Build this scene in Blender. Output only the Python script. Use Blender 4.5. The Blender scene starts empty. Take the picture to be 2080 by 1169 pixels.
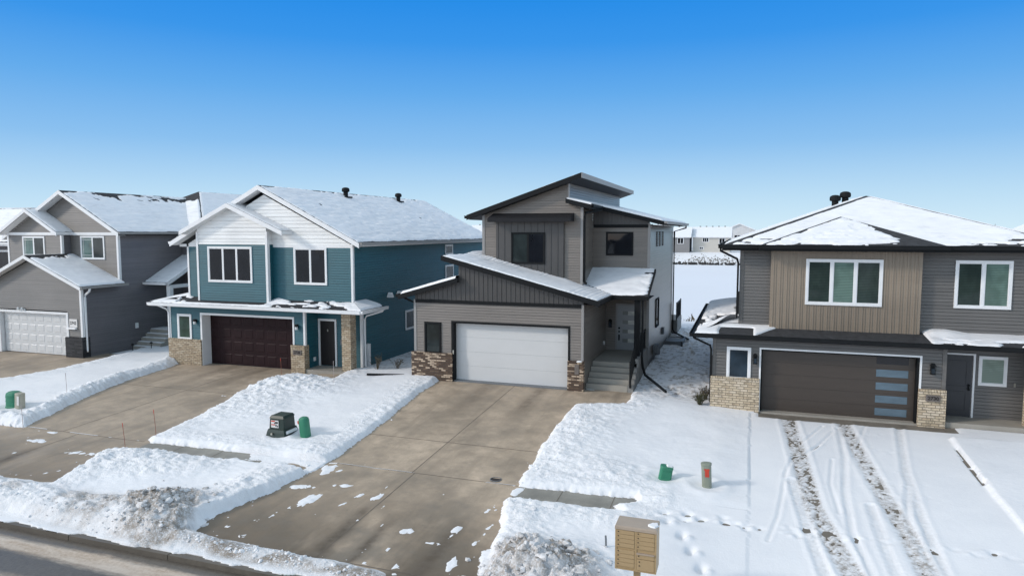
import bpy, math, random
import numpy as np
from mathutils import Vector
random.seed(7)
R = math.radians
scn = bpy.context.scene
COL = scn.collection

# ---------------------------------------------------------------- camera
cam_d = bpy.data.cameras.new("camera"); cam = bpy.data.objects.new("camera", cam_d); COL.objects.link(cam)
cam.location = (0, 0, 6.32)
cam.rotation_euler = (R(90 - 4.76), 0, R(18.9))
cam_d.sensor_width = 36.0; cam_d.lens = 36.0 * 1387 / 2080
cam_d.clip_start = 0.1; cam_d.clip_end = 9000
scn.camera = cam

# ---------------------------------------------------------------- light
SUN_EL = 27.0
w = bpy.data.worlds.new("World"); scn.world = w; w.use_nodes = True
nt = w.node_tree; nt.nodes.clear()
def WN(t): return nt.nodes.new(t)
wo = WN('ShaderNodeOutputWorld'); bg = WN('ShaderNodeBackground'); sky = WN('ShaderNodeTexSky')
sky.sky_type = 'NISHITA'; sky.sun_disc = False; sky.sun_elevation = R(SUN_EL); sky.sun_rotation = R(238)
sky.altitude = 200; sky.air_density = 1.0; sky.dust_density = 0.3; sky.ozone_density = 2.0
tc = WN('ShaderNodeTexCoord'); sp = WN('ShaderNodeSeparateXYZ'); rmp = WN('ShaderNodeValToRGB'); mx = WN('ShaderNodeMix')
mx.data_type = 'RGBA'; mx.blend_type = 'MULTIPLY'; mx.inputs[0].default_value = 1.0
nt.links.new(tc.outputs['Generated'], sp.inputs[0]); nt.links.new(sp.outputs['Z'], rmp.inputs[0])
cr = rmp.color_ramp
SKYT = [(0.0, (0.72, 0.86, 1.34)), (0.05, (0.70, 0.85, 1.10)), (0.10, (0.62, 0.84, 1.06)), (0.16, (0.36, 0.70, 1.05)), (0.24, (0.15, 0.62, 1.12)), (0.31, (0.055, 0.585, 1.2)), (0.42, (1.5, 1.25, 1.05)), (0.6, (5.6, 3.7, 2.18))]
cr.elements[0].position, cr.elements[0].color = SKYT[0][0], (*SKYT[0][1], 1)
cr.elements[1].position, cr.elements[1].color = SKYT[-1][0], (*SKYT[-1][1], 1)
for p, c in SKYT[1:-1]:
    e = cr.elements.new(p); e.color = (*c, 1)
az_r = WN('ShaderNodeMapRange'); az_r.inputs[1].default_value = -0.5; az_r.inputs[2].default_value = 0.45   # unseen south and east sky, whitened and brightened to lift light on the walls
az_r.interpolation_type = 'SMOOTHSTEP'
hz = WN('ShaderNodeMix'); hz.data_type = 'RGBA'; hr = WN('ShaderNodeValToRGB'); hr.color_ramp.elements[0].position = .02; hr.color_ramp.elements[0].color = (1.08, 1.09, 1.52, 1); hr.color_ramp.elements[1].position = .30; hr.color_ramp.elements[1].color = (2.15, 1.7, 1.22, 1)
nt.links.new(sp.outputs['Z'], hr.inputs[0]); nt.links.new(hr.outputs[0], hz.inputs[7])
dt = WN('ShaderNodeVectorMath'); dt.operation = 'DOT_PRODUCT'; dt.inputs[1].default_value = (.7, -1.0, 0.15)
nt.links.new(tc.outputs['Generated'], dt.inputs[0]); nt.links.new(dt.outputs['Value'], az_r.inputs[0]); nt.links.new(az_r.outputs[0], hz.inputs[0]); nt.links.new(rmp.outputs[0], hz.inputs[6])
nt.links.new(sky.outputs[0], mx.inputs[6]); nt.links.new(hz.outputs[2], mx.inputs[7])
# clear northern sky: pale blue at the horizon deepening with height (radiance, by elevation only)
nr = WN('ShaderNodeValToRGB'); k_ = 5.05
NS = [(0.0, (.66,.85,.955)), (0.05, (.50,.73,.92)), (0.12, (.262,.535,.875)), (0.19, (.130,.415,.85)), (0.257, (.045,.31,.83)), (0.32, (.017,.262,.81))]
nr.color_ramp.elements[0].position = 0; nr.color_ramp.elements[0].color = (*NS[0][1], 1); nr.color_ramp.elements[1].position = .32; nr.color_ramp.elements[1].color = (*NS[-1][1], 1)
for p, c in NS[1:-1]: nr.color_ramp.elements.new(p).color = (*c, 1)
nt.links.new(sp.outputs['Z'], nr.inputs[0])
sc_ = WN('ShaderNodeVectorMath'); sc_.operation = 'SCALE'; sc_.inputs[3].default_value = k_; nt.links.new(nr.outputs[0], sc_.inputs[0])
zf = WN('ShaderNodeMapRange'); zf.interpolation_type = 'SMOOTHSTEP'; zf.inputs[1].default_value = .48; zf.inputs[2].default_value = .33; nt.links.new(sp.outputs['Z'], zf.inputs[0])
iv = WN('ShaderNodeMath'); iv.operation = 'SUBTRACT'; iv.inputs[0].default_value = 1; nt.links.new(az_r.outputs[0], iv.inputs[1])
wf = WN('ShaderNodeMath'); wf.operation = 'MULTIPLY'; nt.links.new(zf.outputs[0], wf.inputs[0]); nt.links.new(iv.outputs[0], wf.inputs[1])
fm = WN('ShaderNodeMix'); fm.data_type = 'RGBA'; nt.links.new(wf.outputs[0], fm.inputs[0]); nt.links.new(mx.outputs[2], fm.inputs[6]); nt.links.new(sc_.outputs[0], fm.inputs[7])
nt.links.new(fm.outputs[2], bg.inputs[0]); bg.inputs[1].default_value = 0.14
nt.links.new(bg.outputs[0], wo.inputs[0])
sun_d = bpy.data.lights.new("sun", 'SUN'); sun = bpy.data.objects.new("sun", sun_d); COL.objects.link(sun)
sun_d.energy = 1.25; sun_d.angle = R(7.0); sun_d.color = (1.0, 0.93, 0.84)
az = Vector((0.85, 0.53, 0)).normalized() * math.cos(R(SUN_EL)); sv = Vector((az.x, az.y, -math.sin(R(SUN_EL))))
sun.rotation_euler = sv.to_track_quat('-Z', 'Y').to_euler(); sun.location = (-30, -30, 30)
scn.view_settings.view_transform = 'Standard'; scn.view_settings.look = 'None'
scn.view_settings.exposure = 0.49; scn.view_settings.gamma = 1.0

# ---------------------------------------------------------------- noise helpers (numpy)
def _h(ix, iy, s):
    ix = ix.astype(np.int64); iy = iy.astype(np.int64)
    n = (ix * 374761393 + iy * 668265263 + s * 2147483647) & 0xFFFFFFFF
    n = ((n ^ (n >> 13)) * 1274126177) & 0xFFFFFFFF
    n = ((n ^ (n >> 16)) * 2246822519) & 0xFFFFFFFF
    return ((n ^ (n >> 15)) & 0xFFFFFF) / float(0xFFFFFF)
def vn(x, y, s=0):
    x0 = np.floor(x); y0 = np.floor(y); fx = x - x0; fy = y - y0
    fx = fx * fx * (3 - 2 * fx); fy = fy * fy * (3 - 2 * fy)
    a = _h(x0, y0, s); b = _h(x0 + 1, y0, s); c = _h(x0, y0 + 1, s); d = _h(x0 + 1, y0 + 1, s)
    return (a + (b - a) * fx) + ((c + (d - c) * fx) - (a + (b - a) * fx)) * fy
def fbm(x, y, s=0, o=4):
    v = 0; a = .5; t = 0
    for i in range(o):
        ca, sa = math.cos(.6 * i), math.sin(.6 * i)
        v = v + a * vn((x * ca - y * sa) * 2 ** i, (x * sa + y * ca) * 2 ** i, s + i * 17); t += a; a *= .5
    return v / t          # 0..1
def ss(a, b, x):
    t = np.clip((x - a) / (b - a), 0, 1); return t * t * (3 - 2 * t)
def sdist(x, y, poly, pad=3.0):          # signed distance: negative inside
    P = np.array(poly, float); out = np.full(x.shape, 99.0)
    m = (x > P[:, 0].min() - pad) & (x < P[:, 0].max() + pad) & (y > P[:, 1].min() - pad) & (y < P[:, 1].max() + pad)
    if not m.any(): return out
    X = x[m]; Y = y[m]; d = np.full(X.shape, 1e9); ins = np.zeros(X.shape, bool)
    for i in range(len(P)):
        a = P[i]; b = P[(i + 1) % len(P)]; e = b - a
        t = np.clip(((X - a[0]) * e[0] + (Y - a[1]) * e[1]) / (e @ e + 1e-12), 0, 1)
        d = np.minimum(d, np.hypot(X - a[0] - t * e[0], Y - a[1] - t * e[1]))
        if a[1] != b[1]:
            c = ((a[1] > Y) != (b[1] > Y)) & (X < (b[0] - a[0]) * (Y - a[1]) / (b[1] - a[1]) + a[0]); ins ^= c
    out[m] = np.where(ins, -d, d); return out
def pdist(x, y, line, pad=2.0):           # distance to a polyline
    P = np.array(line, float); out = np.full(x.shape, 99.0)
    m = (x > P[:, 0].min() - pad) & (x < P[:, 0].max() + pad) & (y > P[:, 1].min() - pad) & (y < P[:, 1].max() + pad)
    if not m.any(): return out
    X = x[m]; Y = y[m]; d = np.full(X.shape, 1e9)
    for i in range(len(P) - 1):
        a = P[i]; b = P[i + 1]; e = b - a
        t = np.clip(((X - a[0]) * e[0] + (Y - a[1]) * e[1]) / (e @ e + 1e-12), 0, 1)
        d = np.minimum(d, np.hypot(X - a[0] - t * e[0], Y - a[1] - t * e[1]))
    out[m] = d; return out

# ---------------------------------------------------------------- mesh builder
class MB:
    def __init__(s): s.v = []; s.f = []; s.mi = []; s.cur = 0
    def face(s, pts, n=None):
        pts = [Vector(p) for p in pts]
        if n is not None:
            nn = Vector((0, 0, 0))
            for i in range(len(pts)):
                a, b = pts[i], pts[(i + 1) % len(pts)]; nn += a.cross(b)
            if nn.dot(Vector(n)) < 0: pts.reverse()
        k = len(s.v); s.v += [tuple(p) for p in pts]; s.f.append(tuple(range(k, k + len(pts)))); s.mi.append(s.cur)
    def box(s, x0, x1, y0, y1, z0, z1):
        x0, x1 = min(x0, x1), max(x0, x1); y0, y1 = min(y0, y1), max(y0, y1); z0, z1 = min(z0, z1), max(z0, z1)
        k = len(s.v)
        s.v += [(x0,y0,z0),(x1,y0,z0),(x1,y1,z0),(x0,y1,z0),(x0,y0,z1),(x1,y0,z1),(x1,y1,z1),(x0,y1,z1)]
        for f in ((0,3,2,1),(4,5,6,7),(0,1,5,4),(1,2,6,5),(2,3,7,6),(3,0,4,7)):
            s.f.append(tuple(k + i for i in f)); s.mi.append(s.cur)
    def wbox(s, ax, c, sg, u0, u1, z0, z1, d0, d1):    # box on a wall plane, d = distance outwards
        a, b = c + sg * d0, c + sg * d1
        if ax == 'y': s.box(u0, u1, a, b, z0, z1)
        else: s.box(a, b, u0, u1, z0, z1)
    def beam(s, p0, p1, n, wd, z0, z1):                # sloping bar along an edge
        p0 = Vector(p0); p1 = Vector(p1); n = Vector(n).normalized() * wd
        q = []
        for p in (p0, p1):
            q += [p + Vector((0,0,z0)), p + n + Vector((0,0,z0)), p + n + Vector((0,0,z1)), p + Vector((0,0,z1))]
        k = len(s.v); s.v += [tuple(a) for a in q]
        c = sum(q, Vector()) / 8
        for f in ((0,1,2,3),(4,5,6,7),(0,1,5,4),(1,2,6,5),(2,3,7,6),(3,0,4,7)):
            pts = [q[i] for i in f]; fc = sum(pts, Vector()) / 4
            nn = (pts[1] - pts[0]).cross(pts[2] - pts[0])
            ff = f if nn.dot(fc - c) > 0 else tuple(reversed(f))
            s.f.append(tuple(k + i for i in ff)); s.mi.append(s.cur)
    def prism(s, poly, z0, z1, top=None):              # convex plan polygon; top = scale of the upper outline
        n = len(poly); cx = sum(p[0] for p in poly) / n; cy = sum(p[1] for p in poly) / n; t = top or 1
        lo = [(p[0], p[1], z0) for p in poly]; hi = [(cx + (p[0]-cx)*t, cy + (p[1]-cy)*t, z1) for p in poly]
        s.face(lo, (0,0,-1)); s.face(hi, (0,0,1))
        for i in range(n):
            j = (i + 1) % n; m = ((lo[i][0]+lo[j][0])/2 - cx, (lo[i][1]+lo[j][1])/2 - cy, 0)
            s.face([lo[i], lo[j], hi[j], hi[i]], m)
    def tube(s, pts, r, n=8, r1=None, cap=True):
        pts = [Vector(p) for p in pts]; k = len(s.v); m = len(pts)
        for i, p in enumerate(pts):
            d = (pts[min(i+1, m-1)] - pts[max(i-1, 0)]).normalized()
            a = d.cross(Vector((0,0,1)));
            if a.length < .05: a = d.cross(Vector((1,0,0)))
            a.normalize(); b = a.cross(d)
            rr = r if r1 is None else r + (r1 - r) * i / (m - 1)
            for j in range(n):
                t = 2 * math.pi * (j + .5) / n; s.v.append(tuple(p + (a * math.cos(t) + b * math.sin(t)) * rr))
        for i in range(m - 1):
            for j in range(n):
                a0 = k + i*n + j; a1 = k + i*n + (j+1) % n
                s.f.append((a0, a1, a1 + n, a0 + n)); s.mi.append(s.cur)
        if cap:
            s.f.append(tuple(k + j for j in range(n))[::-1]); s.mi.append(s.cur)
            s.f.append(tuple(k + (m-1)*n + j for j in range(n))); s.mi.append(s.cur)
    def lathe(s, c, prof, n=16):
        k = len(s.v)
        for r, z in prof:
            for j in range(n):
                t = 2*math.pi*j/n; s.v.append((c[0]+r*math.cos(t), c[1]+r*math.sin(t), c[2]+z))
        for i in range(len(prof)-1):
            for j in range(n):
                a0 = k+i*n+j; a1 = k+i*n+(j+1)%n; s.f.append((a0,a1,a1+n,a0+n)); s.mi.append(s.cur)
        s.f.append(tuple(k+(len(prof)-1)*n+j for j in range(n))); s.mi.append(s.cur)
        s.f.append(tuple(k+j for j in range(n))[::-1]); s.mi.append(s.cur)
    def arr(s, V, F):
        k = len(s.v); s.v += [tuple(p) for p in V.tolist()]
        for f in F.tolist(): s.f.append(tuple(i + k for i in f)); s.mi.append(s.cur)

def link(name, me, parent=None, m=None, base=(0,0,0)):
    o = bpy.data.objects.new(name, me); COL.objects.link(o)
    if parent is not None: o.parent = parent
    if m is not None:
        for q in (m if isinstance(m, (list, tuple)) else [m]): me.materials.append(q)
    return o
def root_of(o):
    while o.parent is not None: o = o.parent
    return o
def build(name, mb, m, parent=None, smooth=False):
    off = Vector((0,0,0)) if parent is None else Vector(root_of(parent).location)
    me = bpy.data.meshes.new(name)
    me.from_pydata([(p[0]-off.x, p[1]-off.y, p[2]-off.z) for p in mb.v], [], mb.f)
    if any(mb.mi): me.polygons.foreach_set('material_index', mb.mi)
    if smooth: me.polygons.foreach_set('use_smooth', [True]*len(mb.f))
    me.update()
    return link(name, me, parent, m)
def tag(o, label=None, cat=None, group=None, kind=None):
    for k, v in (('label', label), ('category', cat), ('group', group), ('kind', kind)):
        if v: o[k] = v
    return o
def thing(name, loc, label, cat, group=None):
    o = bpy.data.objects.new(name, None); COL.objects.link(o); o.location = loc; o.empty_display_size = .3
    return tag(o, label, cat, group)
def copy_tree(o, parent=None):
    c = o.copy(); COL.objects.link(c); c.parent = parent
    for ch in list(o.children): copy_tree(ch, c)
    return c

# ---------------------------------------------------------------- materials
def nodes(name):
    m = bpy.data.materials.new(name); m.use_nodes = True
    return m, m.node_tree, m.node_tree.nodes['Principled BSDF']
def N(t, k, **kw):
    n = t.nodes.new(k)
    for a, b in kw.items(): setattr(n, a, b)
    return n
def ocoord(t, scale=(1,1,1)):
    c = N(t, 'ShaderNodeTexCoord'); mp = N(t, 'ShaderNodeMapping'); mp.inputs['Scale'].default_value = scale
    t.links.new(c.outputs['Object'], mp.inputs[0]); return mp.outputs[0]
def noise(t, vec, scale, detail=4, rough=.6):
    n = N(t, 'ShaderNodeTexNoise'); n.inputs['Scale'].default_value = scale; n.inputs['Detail'].default_value = detail
    n.inputs['Roughness'].default_value = rough; t.links.new(vec, n.inputs['Vector']); return n.outputs['Fac']
def ramp(t, fac, stops):
    r = N(t, 'ShaderNodeValToRGB'); t.links.new(fac, r.inputs[0]); c = r.color_ramp
    def rgba(q): return (q, q, q, 1) if isinstance(q, (int, float)) else (*q, 1)
    c.elements[0].position, c.elements[0].color = stops[0][0], rgba(stops[0][1])
    c.elements[1].position, c.elements[1].color = stops[-1][0], rgba(stops[-1][1])
    for p, q in stops[1:-1]: c.elements.new(p).color = rgba(q)
    return r.outputs[0]
def mix(t, fac, a, b, mode='MIX'):
    m = N(t, 'ShaderNodeMix', data_type='RGBA', blend_type=mode)
    for s, v in ((m.inputs[0], fac), (m.inputs[6], a), (m.inputs[7], b)):
        if isinstance(v, (int, float)): s.default_value = v if s == m.inputs[0] else (v, v, v, 1)
        elif isinstance(v, tuple): s.default_value = (*v, 1)
        else: t.links.new(v, s)
    return m.outputs[2]
def mth(t, op, a, b=0.0, c=0.0):
    m = N(t, 'ShaderNodeMath', operation=op)
    for i, v in enumerate((a, b, c)):
        if isinstance(v, (int, float)): m.inputs[i].default_value = v
        else: t.links.new(v, m.inputs[i])
    return m.outputs[0]
def bump(t, b, h, strength=.3, dist=.01):
    n = N(t, 'ShaderNodeBump'); n.inputs['Strength'].default_value = strength; n.inputs['Distance'].default_value = dist
    t.links.new(h, n.inputs['Height']); t.links.new(n.outputs[0], b.inputs['Normal'])
def simple(name, c, rough=.6, var=.12, sc=(3,3,3), metal=0, spec=.5):
    m, t, b = nodes(name)
    n = noise(t, ocoord(t, sc), 1.0, 5)
    t.links.new(mix(t, 1.0, c, ramp(t, n, [(.25, 1-var), (.75, 1+var)]), 'MULTIPLY'), b.inputs['Base Color'])
    b.inputs['Roughness'].default_value = rough; b.inputs['Metallic'].default_value = metal
    b.inputs['Specular IOR Level'].default_value = spec
    return m
def siding(name, c, rough=.42, exp=.11):
    m, t, b = nodes(name)
    lap = noise(t, ocoord(t, (.22, .22, 1/exp)), 1.0, 1)          # board to board
    gr = noise(t, ocoord(t, (.5, .5, .35)), 1.0, 5)                # weathering
    fine = noise(t, ocoord(t, (2.5, 2.5, 60)), 1.0, 3)
    k = mix(t, 1.0, ramp(t, lap, [(.3, .90), (.7, 1.08)]), ramp(t, gr, [(.3, .90), (.7, 1.08)]), 'MULTIPLY')
    k = mix(t, 1.0, k, ramp(t, fine, [(.3, .94), (.7, 1.05)]), 'MULTIPLY')
    t.links.new(mix(t, 1.0, c, k, 'MULTIPLY'), b.inputs['Base Color'])
    b.inputs['Roughness'].default_value = rough; b.inputs['Specular IOR Level'].default_value = .5
    return m
def brick(name, c1, c2, c3, mortar, bw, rh, mw, bias=0.0, blotch=.3):
    m, t, b = nodes(name)
    co = N(t, 'ShaderNodeTexCoord'); s = N(t, 'ShaderNodeSeparateXYZ'); t.links.new(co.outputs['Object'], s.inputs[0])
    cb = N(t, 'ShaderNodeCombineXYZ'); t.links.new(mth(t, 'ADD', s.outputs[0], s.outputs[1]), cb.inputs[0]); t.links.new(s.outputs[2], cb.inputs[1])
    br = N(t, 'ShaderNodeTexBrick'); t.links.new(cb.outputs[0], br.inputs['Vector'])
    br.inputs['Scale'].default_value = 1; br.inputs['Brick Width'].default_value = bw; br.inputs['Row Height'].default_value = rh
    br.inputs['Mortar Size'].default_value = mw; br.inputs['Mortar Smooth'].default_value = .2; br.inputs['Bias'].default_value = bias
    br.inputs['Color1'].default_value = (0,0,0,1); br.inputs['Color2'].default_value = (1,1,1,1); br.inputs['Mortar'].default_value = (.5,.5,.5,1)
    rnd = br.outputs['Color']
    col = ramp(t, rnd, [(0.0, c1), (.38, c1), (.50, c2), (.64, c2), (.74, c3), (1.0, c3)])
    sp_ = noise(t, ocoord(t, (9,9,9)), 1.0, 4)
    col = mix(t, ramp(t, sp_, [(.50, 0.0), (.66, blotch)]), col, tuple(x*.42 for x in c1))
    col = mix(t, br.outputs['Fac'], col, mortar)
    t.links.new(col, b.inputs['Base Color']); b.inputs['Roughness'].default_value = .85
    inv = mth(t, 'SUBTRACT', 1.0, br.outputs['Fac']); bump(t, b, inv, .6, .012)
    return m

M = {}
M['gray_lap'] = siding('gray_brown_vinyl', (.190, .162, .138), .30)
M['gray_bb'] = siding('dark_board_batten', (.062, .058, .055), exp=.9)
M['black'] = simple('black_metal_trim', (.010, .011, .012), .6, .15, spec=.15)
M['charcoal'] = simple('charcoal_trim', (.018, .018, .020), .6, .15, spec=.15)
M['trim_gray'] = simple('gray_trim', (.27, .26, .25), .5, .06)
M['white'] = simple('white_trim', (.74, .74, .74), .5, .05)
M['offwhite'] = siding('white_lap', (.78, .78, .765), exp=.17)
M['door_white'] = simple('white_steel_door', (.60, .60, .595), .42, .03, (1,1,1))
M['teal_lap'] = siding('teal_vinyl', (.014, .100, .128), .5)
M['maroon'] = simple('dark_maroon_door', (.022, .0105, .012), .5, .2, (2,2,4), spec=.12)
M['dark_door'] = simple('near_black_door', (.022, .019, .019), .45, .1, spec=.3)
M['taupe_lap'] = siding('taupe_vinyl', (.175, .162, .148), exp=.105)
M['slate_lap'] = siding('slate_vinyl', (.160, .150, .158), exp=.105)  # taupe house side wall: shade put into the colour; also far-left house siding
M['char_lap'] = siding('charcoal_vinyl', (.128, .119, .110), exp=.115)
M['tan_bb'] = siding('tan_board_batten', (.245, .196, .146), exp=.9)
M['brown_door'] = simple('brown_garage_door', (.056, .043, .034), .45, .08, (1,1,6))
M['char_door'] = simple('charcoal_door', (.034, .034, .038), .45, .08)
M['pale_door'] = simple('pale_gray_door', (.30, .31, .32), .45, .05)
M['frost'] = simple('frosted_glass', (.10, .15, .19), .18, .2, (2,2,6))  # bluish reflection of sky and snow put into the pane colour
M['frost_dark'] = simple('dark_glass_strip', (.020, .020, .024), .2, .3)
M['lite'] = simple('bright_door_lite', (.55, .56, .52), .25, .35, (4,4,14))
M['lite_dim'] = simple('dim_door_lite', (.19, .20, .19), .3, .1)
M['lamp_glass'] = simple('lamp_glass', (.62, .64, .64), .3, .1)
M['copper'] = simple('brass_hardware', (.5, .48, .42), .35, .1, metal=.8)
M['galv'] = simple('galvanised_gray', (.16, .17, .18), .5, .1)
M['foundation'] = simple('foundation_concrete', (.24, .235, .225), .85, .18, (2,2,2))
M['step'] = simple('porch_concrete', (.32, .295, .255), .85, .14, (1.3,1.3,1.3))
M['green_box'] = simple('green_plastic', (.030, .205, .118), .45, .12)
M['dark_green'] = simple('transformer_green', (.013, .030, .024), .4, .15)
M['sage'] = simple('sage_plastic', (.235, .255, .200), .5, .1)
M['beige_box'] = simple('beige_plastic', (.36, .34, .27), .55, .1)
M['red'] = simple('red_sticker', (.52, .045, .02), .5, .1)
M['orange'] = simple('orange_rod', (.26, .085, .05), .5, .1)
M['pale_rod'] = simple('weathered_rod', (.42, .36, .34), .6, .1)
M['label_white'] = simple('white_label', (.66, .64, .62), .5, .06)
M['ink'] = simple('black_ink', (.02, .02, .02), .6, .05)
M['mail_tan'] = simple('tan_painted_aluminium', (.41, .29, .155), .42, .05, (2,2,2))
M['mail_door'] = simple('tan_mailbox_door', (.42, .30, .165), .40, .04, (2,2,2))
M['mail_top'] = simple('faded_tan_top', (.40, .325, .255), .5, .08)
M['iron'] = simple('rusty_iron', (.028, .021, .018), .7, .3, (20,20,20))
M['stone_plaque'] = simple('stone_plaque', (.145, .125, .112), .8, .15, (14,14,14))
M['joint'] = simple('joint_dark', (.150, .128, .104), .95, .3, (6,6,6))
M['weed'] = simple('dry_weed', (.10, .082, .055), .9, .4, (9,9,9))
M['moss'] = simple('brown_green_grass', (.065, .062, .030), .9, .4, (9,9,9))
M['rock'] = simple('dark_riprap', (.055, .052, .05), .9, .5, (2,2,2))
M['blackstone'] = brick('black_ledgestone', (.020,.021,.024), (.030,.031,.035), (.045,.046,.05), (.010,.010,.012), .34, .085, .004, 0, .2)
M['brick_c'] = brick('brown_mixed_brick', (.085,.050,.032), (.150,.095,.060), (.56,.43,.31), (.075,.062,.052), .21, .068, .009, .0, .35)
M['brick_t'] = brick('tan_mixed_brick', (.46,.365,.25), (.37,.28,.185), (.54,.45,.33), (.20,.155,.11), .25, .088, .012, .0, .8)
M['brick_r'] = brick('cream_mixed_brick', (.58,.475,.335), (.50,.395,.27), (.63,.53,.40), (.20,.16,.12), .25, .088, .011, .0, .75)

def glass(name, c, rough=.04, stripes=0.0, c2=None, wob=.3):
    m, t, b = nodes(name)
    col = c
    v = ocoord(t)
    n = noise(t, ocoord(t, (1.4, 1.4, 1.0)), 1.0, 3)
    if stripes:
        s = N(t, 'ShaderNodeSeparateXYZ'); t.links.new(v, s.inputs[0])
        f = mth(t, 'PINGPONG', mth(t, 'MULTIPLY', s.outputs[2], 2.0/stripes), 1.0)
        cc = mix(t, ramp(t, n, [(.42, 0.0), (.58, 1.0)]), c2, tuple(x*.62 for x in c2))
        col = mix(t, ramp(t, f, [(.25, 0.0), (.6, 1.0)]), c, cc)
        t.links.new(col, b.inputs['Base Color'])
    else:
        t.links.new(mix(t, ramp(t, n, [(.35, 0.0), (.65, 1.0)]), tuple(x*.7 for x in c), tuple(x*1.5 for x in c)), b.inputs['Base Color'])
    b.inputs['Roughness'].default_value = rough; b.inputs['IOR'].default_value = 1.5; b.inputs['Specular IOR Level'].default_value = .3
    nb = noise(t, ocoord(t, (.9,.9,.9)), 1.0, 1); bump(t, b, nb, wob, .05)
    return m
M['glass'] = glass('dark_window_glass', (.008, .009, .012))
M['glass_blue'] = glass('blue_window_glass', (.018, .030, .042))
M['glass_green'] = glass('green_window_glass', (.034, .062, .047))
M['glass_dim'] = glass('dim_window_glass', (.020, .026, .026), .04, wob=.6)
M['blind_dark'] = glass('blind_behind_dark_glass', (.022,.034,.030), .05, .055, (.044,.064,.055))
M['blind_light'] = glass('blind_behind_green_glass', (.085,.135,.112), .05, .055, (.155,.235,.20))
M['blind_pale'] = glass('pale_blind_behind_glass', (.17,.235,.19), .05, .06, (.31,.38,.33))
M['curtain'] = glass('curtain_behind_glass', (.085, .130, .120))
M['screen'] = glass('dark_screen_glass', (.030, .038, .040), .25)

# snow
def snow_mat(name, roof=False):
    m, t, b = nodes(name)
    v = ocoord(t)
    if roof:
        st = noise(t, ocoord(t, (1.6, 1.6, 9)), 1.0, 5, .65)
        st2 = noise(t, ocoord(t, (.7, .7, 2.2)), 1.0, 4)
        k = mth(t, 'ADD', mth(t, 'MULTIPLY', st, .65), mth(t, 'MULTIPLY', st2, .35))
        col = ramp(t, k, [(.30, (.68,.685,.70)), (.44, (.83,.83,.84)), (.60, (.89,.89,.895))])
        t.links.new(col, b.inputs['Base Color'])
        bump(t, b, st, .25, .02)
    else:
        a = N(t, 'ShaderNodeAttribute'); a.attribute_name = 'dirt'
        n1 = noise(t, v, 7.0, 6, .7); n2 = noise(t, v, 28.0, 3, .6); n3 = noise(t, v, .7, 4)
        white = mix(t, ramp(t, n3, [(.3, 0.0), (.7, 1.0)]), (.80,.81,.83), (.87,.875,.885))
        nn_ = mth(t, 'ADD', mth(t, 'MULTIPLY', n1, .55), mth(t, 'MULTIPLY', n2, .45)); f = mth(t, 'MULTIPLY', a.outputs['Fac'], ramp(t, nn_, [(.36, .12), (.58, 1.3)]))
        dc = mix(t, ramp(t, n2, [(.35, 0.0), (.65, 1.0)]), (.095,.074,.056), (.37,.32,.265))
        t.links.new(mix(t, mth(t, 'MINIMUM', f, .97), white, dc), b.inputs['Base Color'])
        ra = N(t, 'ShaderNodeAttribute'); ra.attribute_name = 'rough'
        vo = N(t, 'ShaderNodeTexVoronoi'); vo.inputs['Scale'].default_value = 16; vo.inputs['Randomness'].default_value = 1; t.links.new(mix(t, .06, v, N(t, 'ShaderNodeTexNoise').outputs['Color']), vo.inputs['Vector'])
        h = mth(t, 'ADD', n1, mth(t, 'ADD', mth(t, 'MULTIPLY', n2, .5), mth(t, 'MULTIPLY', vo.outputs['Distance'], .25)))
        h = mth(t, 'MULTIPLY', h, mth(t, 'ADD', .22, mth(t, 'MULTIPLY', ra.outputs['Fac'], 1.0))); bump(t, b, h, .55, .05)
    b.inputs['Roughness'].default_value = .55; b.inputs['Specular IOR Level'].default_value = .25
    return m
M['snow'] = snow_mat('ground_snow'); M['roof_snow'] = snow_mat('roof_snow', True)
M['far_snow'] = simple('open_snow', (.80, .815, .84), .7, .04, (.05,.05,.05))
M['pond'] = simple('pond_snow', (.79, .81, .845), .7, .02, (.03,.03,.03))
def shingle():
    m, t, b = nodes('charcoal_shingles')
    n = noise(t, ocoord(t, (5, 5, 14)), 1.0, 4); n2 = noise(t, ocoord(t, (40,40,40)), 1.0, 2)
    t.links.new(mix(t, 1.0, (.030,.031,.034), ramp(t, n, [(.3,.6),(.7,1.5)]), 'MULTIPLY'), b.inputs['Base Color'])
    b.inputs['Roughness'].default_value = .9; bump(t, b, n2, .5, .01); return m
M['shingle'] = shingle()
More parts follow.
